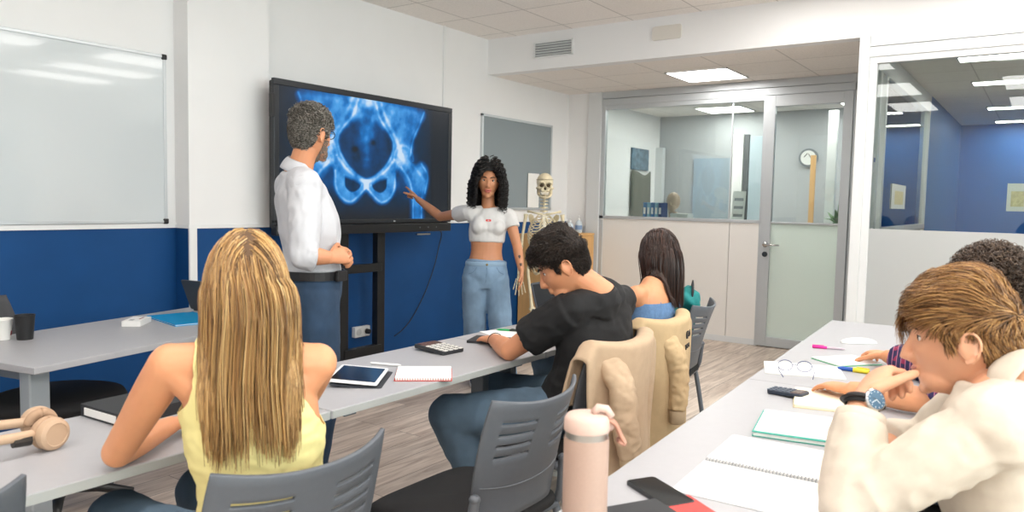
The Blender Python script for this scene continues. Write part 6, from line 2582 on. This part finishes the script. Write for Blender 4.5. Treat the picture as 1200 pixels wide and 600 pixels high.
M_hood1 = mat('hoodie_beige', '#bda489', .9, noise_amt=.04, noise_scale=30, bump=.2, bump_scale=600)
M_hood2 = mat('jacket_beige', '#c3a983', .9, noise_amt=.04, noise_scale=30, bump=.2, bump_scale=600)
drape('plain beige hoodie hung over the chair of the student in black', CHAIRS['black'], M_hood1, halfw=.262, back=.33, seed=1.3, side=-1)
j2 = drape('sand beige jacket with small dark print on the long-haired student\'s chair', CHAIRS['brown'], M_hood2, halfw=.245, back=.28, seed=4.1, side=1, name='jacket', sx=-.075)
jb = [o for o in j2.children if o.name.startswith('body')][0]
tj2 = BVHTree.FromPolygons([v.co for v in jb.data.vertices], [list(p.vertices) for p in jb.data.polygons])
pr = MB()
for x, z, dx_, dz_ in ((.085, .775, .004, .030), (.100, .790, .022, .004), (.100, .772, .004, .028), (.125, .778, .004, .024), (.138, .766, .020, .004), (.158, .778, .004, .026), (.085, .728, .016, .004), (.090, .716, .004, .016),
                       (.108, .722, .004, .018), (.122, .728, .014, .004), (.122, .714, .014, .004), (.142, .722, .004, .016), (.158, .720, .004, .020)):
    h, no, ix, ds = tj2.ray_cast(V((x, -1, z)), V((0, 1, 0)))
    if h is not None:
        pr.box(h + V((0, -.0065, 0)), (max(dx_, .007), .004, max(dz_, .007)), (math.radians(-8), 0, .15))
pr.build('print', mat('print_dark', '#2c2a2c', .7), jb)
# teal bag on the far chair
ct = CHAIRS['far']
t = thing('fabric_bag', 'teal fabric bag with a black strap lying against the back of the far chair', 'bag', ct.location, ct.rotation_euler.z)
mb = MB()
mb.ell((-.04, -.08, .60), (.15, .10, .13))
mb.ell((-.06, -.14, .74), (.12, .09, .14))
mb.ell((-.09, -.20, .85), (.08, .06, .065))
mb.ell((.06, -.12, .66), (.10, .07, .12))
fo = folds(.035, 8, (1, 1, 1), 21.)
o = finish(fuse(mb, .008, 2), 'bag_body', mat('bag_teal', '#137c7c', .75, noise_amt=.15, noise_scale=20), None, disp=lambda c, n: fo(c, n))
o.parent = t
MB().tube(catmull([(-.13, -.24, .80), (-.13, -.24, .90), (-.06, -.22, .94), (.0, -.20, .90), (.02, -.19, .82)], 6), .006, 8, ref=(0, 1, 0), rb=.018).build('strap', mat('strap_dark', '#23262a', .7), t, smooth=True)

# ================================================================== teaching skeleton
M_bone = mat('bone', '#ddd0b0', .6, noise_amt=.08, noise_scale=30)
sk = at(638, 237, 6.35)
t = thing('skeleton_model', 'life-size teaching skeleton on a stand beside the wooden cabinet', 'skeleton', (sk.x, sk.y, 0), math.radians(-(234.8 + 0)))


def bone(name, pts, r, ends=1.5, parent=None, n=10):
    pts = catmull(pts, 6)
    k = len(pts)
    rr = [r * (1 + (ends - 1) * (abs(2 * i / (k - 1) - 1)) ** 5) for i in range(k)]
    return MB().tube(pts, rr, n).build(name, M_bone, parent or t, smooth=True)


# skull
mb = MB()
zs = 1.515
mb.ell((0, -.008, zs + .015), (.070, .090, .078))
mb.ell((0, .035, zs + .000), (.060, .052, .062))
mb.ell((0, .052, zs - .055), (.038, .036, .030))
for k in (-1, 1):
    mb.tube(catmull([(k * .062, -.01, zs - .035), (k * .066, .03, zs - .035), (k * .045, .070, zs - .035)], 4), .010, 8)
    mb.tube(catmull([(k * .010, .088, zs + .004), (k * .032, .088, zs + .012), (k * .054, .066, zs + .004)], 4), .010, 8)
    mb.tube([(k * .03, .075, zs - .03), (k * .022, .082, zs - .065)], .011, 8)
me = fuse(mb, .005, 2)
cav = [V((k * .029, .088, zs - .014)) for k in (-1, 1)] + [V((0, .092, zs - .038))]


def hollow(c, n):
    d = 0
    for q, (rx, ry) in zip(cav, ((.021, .018), (.021, .018), (.012, .015))):
        e = ((c.x - q.x) / rx) ** 2 + ((c.z - q.z) / ry) ** 2
        if c.y > .02 and e < 1.3:
            d = min(d, -.030 * max(0, 1 - e / 1.2) ** .6)
    return d


skl = finish(me, 'skull', M_bone, None, disp=hollow)
skl.parent = t
for q, (rx, rz_) in zip(cav, ((.016, .013), (.016, .013), (.008, .011))):
    MB().ell(q + V((0, -.022, 0)), (rx, .012, rz_)).build('socket', mat('socket_dark', '#4a3d2c', .9), skl, smooth=True)
MB().tube([(.0705 * math.cos(a), -.008 + .0905 * math.sin(a), zs + .036) for a in np.linspace(0, 2 * PI, 41)], .0016, 6, caps=False).build('cut_line', mat('cut_dark', '#7a6a4c', .8), skl)
th = MB()
for k in range(-5, 6):
    for z in (zs - .074, zs - .084):
        x = k * .0062
        th.ell((x, .086 - 9 * x * x, z), (.0032, .003, .0052), None, 8, 6)
th.build('teeth', mat('teeth', '#efe8d8', .35), skl, smooth=True)
jw = MB().tube(catmull([(-.052, .005, zs - .04), (-.050, .012, zs - .085), (-.030, .060, zs - .108), (0, .080, zs - .112), (.030, .060, zs - .108), (.050, .012, zs - .085), (.052, .005, zs - .04)], 5), .008, 10, rb=.014, ref=(0, 0, 1))
jw.build('jaw', M_bone, t, smooth=True)
# spine
spine = catmull([(0, -.03, zs - .07), (0, -.045, 1.33), (0, -.075, 1.18), (0, -.065, 1.02), (0, -.035, .93), (0, -.055, .85)], 6)
sp_ = MB()
for i in range(24):
    q = i / 23 * (len(spine) - 1)
    j = min(int(q), len(spine) - 2)
    p = spine[j].lerp(spine[j + 1], q - j)
    r = .013 + .009 * i / 23
    sp_.lathe([(0, -.009), (r, -.009), (r * .88, 0), (r, .009), (0, .009)], p, 12)
    sp_.tube([p, p + V((0, -.04, -.012))], [.006, .004], 6)
    for k in (-1, 1):
        sp_.tube([p, p + V((k * .032, -.015, 0))], [.006, .0045], 6)
sp_.build('spine', M_bone, t, auto=50)
MB().tube([(0, -.055, .86), (0, -.06, .10)], .011, 10).build('support_pole', M_chrome, t, smooth=True)
# rib cage
mb = MB()
mb.tube(catmull([(0, .045, 1.255), (0, .068, 1.21), (0, .082, 1.13), (0, .084, 1.09)], 4), [.022] * 4 + [.014] * 8 + [.006], 10, ref=(1, 0, 0), rb=.006)
mb.build('sternum', mat('cartilage', '#e9e2cf', .6), t, smooth=True)
for i in range(12):
    z = 1.262 - .0235 * i
    w = (.062, .088, .105, .115, .122, .126, .128, .127, .122, .113, .10, .085)[i]
    for k in (-1, 1):
        if i < 10:
            zf = 1.235 - .017 * min(i, 7) - .006 * max(0, i - 6)
            xf = .012 if i < 7 else .012 + .018 * (i - 6)
            pts = [(k * .014, -.070, z), (k * w * .6, -.092, z - .004), (k * w, -.035, z - .028), (k * w * .93, .03, z - .052 - .002 * i), (k * w * .55, .076, z - .066 - .003 * i), (k * xf, .080, min(zf, z - .02) - .004 * i)]
        else:
            pts = [(k * .014, -.068, z), (k * w * .6, -.088, z - .008), (k * w, -.04, z - .035), (k * w * .98, -.0, z - .05)]
        MB().tube(catmull(pts, 5), .0052, 6, rb=.0070).build('rib', M_bone, t, smooth=True)
for k in (-1, 1):
    bone('clavicle', [(k * .018, .050, 1.262), (k * .07, .060, 1.272), (k * .135, .0, 1.285)], .0085)
    sc_p = MB()
    sc_p.prism([(0, 0)] * 3, 0, 0) if False else None
    sc_p.add([V((k * .145, -.02, 1.275)), V((k * .065, -.098, 1.265)), V((k * .085, -.110, 1.13)), V((k * .125, -.075, 1.20))], [(0, 1, 2, 3)])
    sc_p.build('scapula', M_bone, t, solidify=.007, subsurf=1)
    bone('humerus', [(k * .152, -.01, 1.262), (k * .172, -.012, 1.12), (k * .188, -.006, .985)], .012, 1.75)
    bone('radius', [(k * .196, .004, .975), (k * .210, .03, .86), (k * .205, .05, .755)], .0072, 1.6)
    bone('ulna', [(k * .180, -.004, .985), (k * .190, .01, .86), (k * .192, .045, .755)], .0072, 1.5)
    hb = MB()
    for c_ in range(8):
        hb.ell((k * (.186 + .008 * (c_ % 4)), .052 + .004 * (c_ % 3), .742 - .014 * (c_ // 4)), .0075)
    for q in range(5):
        a = (q - 2) * .15
        l_ = (.05, .058, .06, .056, .05)[q]
        p = V((k * (.199 + .012 * (q - 2) * -1), .055, .722))
        d = V((k * math.sin(a) * -.9, .15, -1)).normalized()
        for s_ in ((.95, .62, .42, .30) if q else (.75, .6, .42)):
            e = p + d * l_ * s_
            hb.tube([p, p.lerp(e, .15), p.lerp(e, .5), p.lerp(e, .85), e], [.0045, .0058, .0036, .005, .004], 6)
            p = e + d * .003
            d = (d + V((0, .10, 0))).normalized()
    hb.build('hand_bones', M_bone, t, smooth=True)
    bone('femur', [(k * .085, -.005, .845), (k * .125, .0, .80), (k * .105, .018, .62), (k * .085, .015, .455)], .0125, 1.9)
    MB().ell((k * .082, -.01, .46), (.03, .025, .018)).build('knee_joint', M_bone, t, smooth=True)
    MB().ell((k * .088, .042, .462), (.019, .010, .021)).build('patella', M_bone, t, smooth=True)
    bone('tibia', [(k * .085, .01, .435), (k * .088, .02, .28), (k * .088, .0, .105)], .011, 1.8)
    bone('fibula', [(k * .112, -.008, .42), (k * .114, -.005, .28), (k * .110, -.008, .095)], .005, 1.6)
    fb = MB()
    fb.ell((k * .092, -.025, .085), (.02, .034, .022))
    fb.ell((k * .093, .02, .085), (.026, .03, .017))
    for q in range(5):
        x = k * (.093 + .012 * (q - 2))
        fb.tube([(x, .03, .082), (k * (.095 + .017 * (q - 2)), .095, .072), (k * (.096 + .019 * (q - 2)), .15 - .008 * q, .066)], [.006, .0048, .0042], 6)
    fb.build('foot_bones', M_bone, t, smooth=True)
pv = MB()
for k in (-1, 1):
    pv.grid(lambda u, v, k=k: V((k * (.035 + .10 * math.sin(u * 1.5) ** .8 * (.55 + .45 * v)), -.065 + .125 * u, .83 + .125 * v * math.sin(.35 + u * 2.0) + .012)), 12, 8)
    pv.tube(catmull([(k * .03, -.05, .86), (k * .09, -.01, .845), (k * .055, .05, .815), (0, .06, .81)], 5), .011, 8)
    pv.tube(catmull([(k * .09, -.01, .835), (k * .065, -.015, .765), (k * .04, .03, .77), (k * .01, .055, .80)], 5), .0095, 8)
pv.tube([(0, -.055, .90), (0, -.075, .86), (0, -.065, .80)], [.038, .03, .008], 12, ref=(1, 0, 0), rb=[.015, .014, .006])
pv.build('pelvis', M_bone, t, smooth=True, solidify=.006)
st = MB()
for k in range(5):
    a = 2 * PI * k / 5 + .3
    st.tube([(0, -.06, .09), (.16 * math.cos(a), -.06 + .16 * math.sin(a), .075), (.28 * math.cos(a), -.06 + .28 * math.sin(a), .062)], [.022, .018, .014], 10)
bs_ = st.build('stand_base', mat('stand_white', '#e2e2df', .45), t, smooth=True)
for k in range(5):
    a = 2 * PI * k / 5 + .3
    q = V((.275 * math.cos(a), -.06 + .275 * math.sin(a), .026))
    s_ = V((-math.sin(a), math.cos(a), 0))
    MB().tube([q - s_ * .015, q + s_ * .015], .025, 14).build('castor', M_black, bs_)

sc = bpy.context.scene
sc.view_settings.view_transform = 'Standard'
sc.view_settings.look = 'None'
sc.view_settings.gamma = 1
sc.view_settings.use_curve_mapping = False
sc.view_settings.exposure = 0.15
w_ = bpy.data.worlds.new('world')
sc.world = w_
w_.use_nodes = True
w_.node_tree.nodes['Background'].inputs[0].default_value = (.8, .9, 1, 1)
w_.node_tree.nodes['Background'].inputs[1].default_value = 1.0
sc.cycles.use_denoising = True
sc.cycles.max_bounces = 8
sc.cycles.diffuse_bounces = 4
sc.cycles.glossy_bounces = 4
sc.cycles.transparent_max_bounces = 16
sc.cycles.sample_clamp_indirect = 6
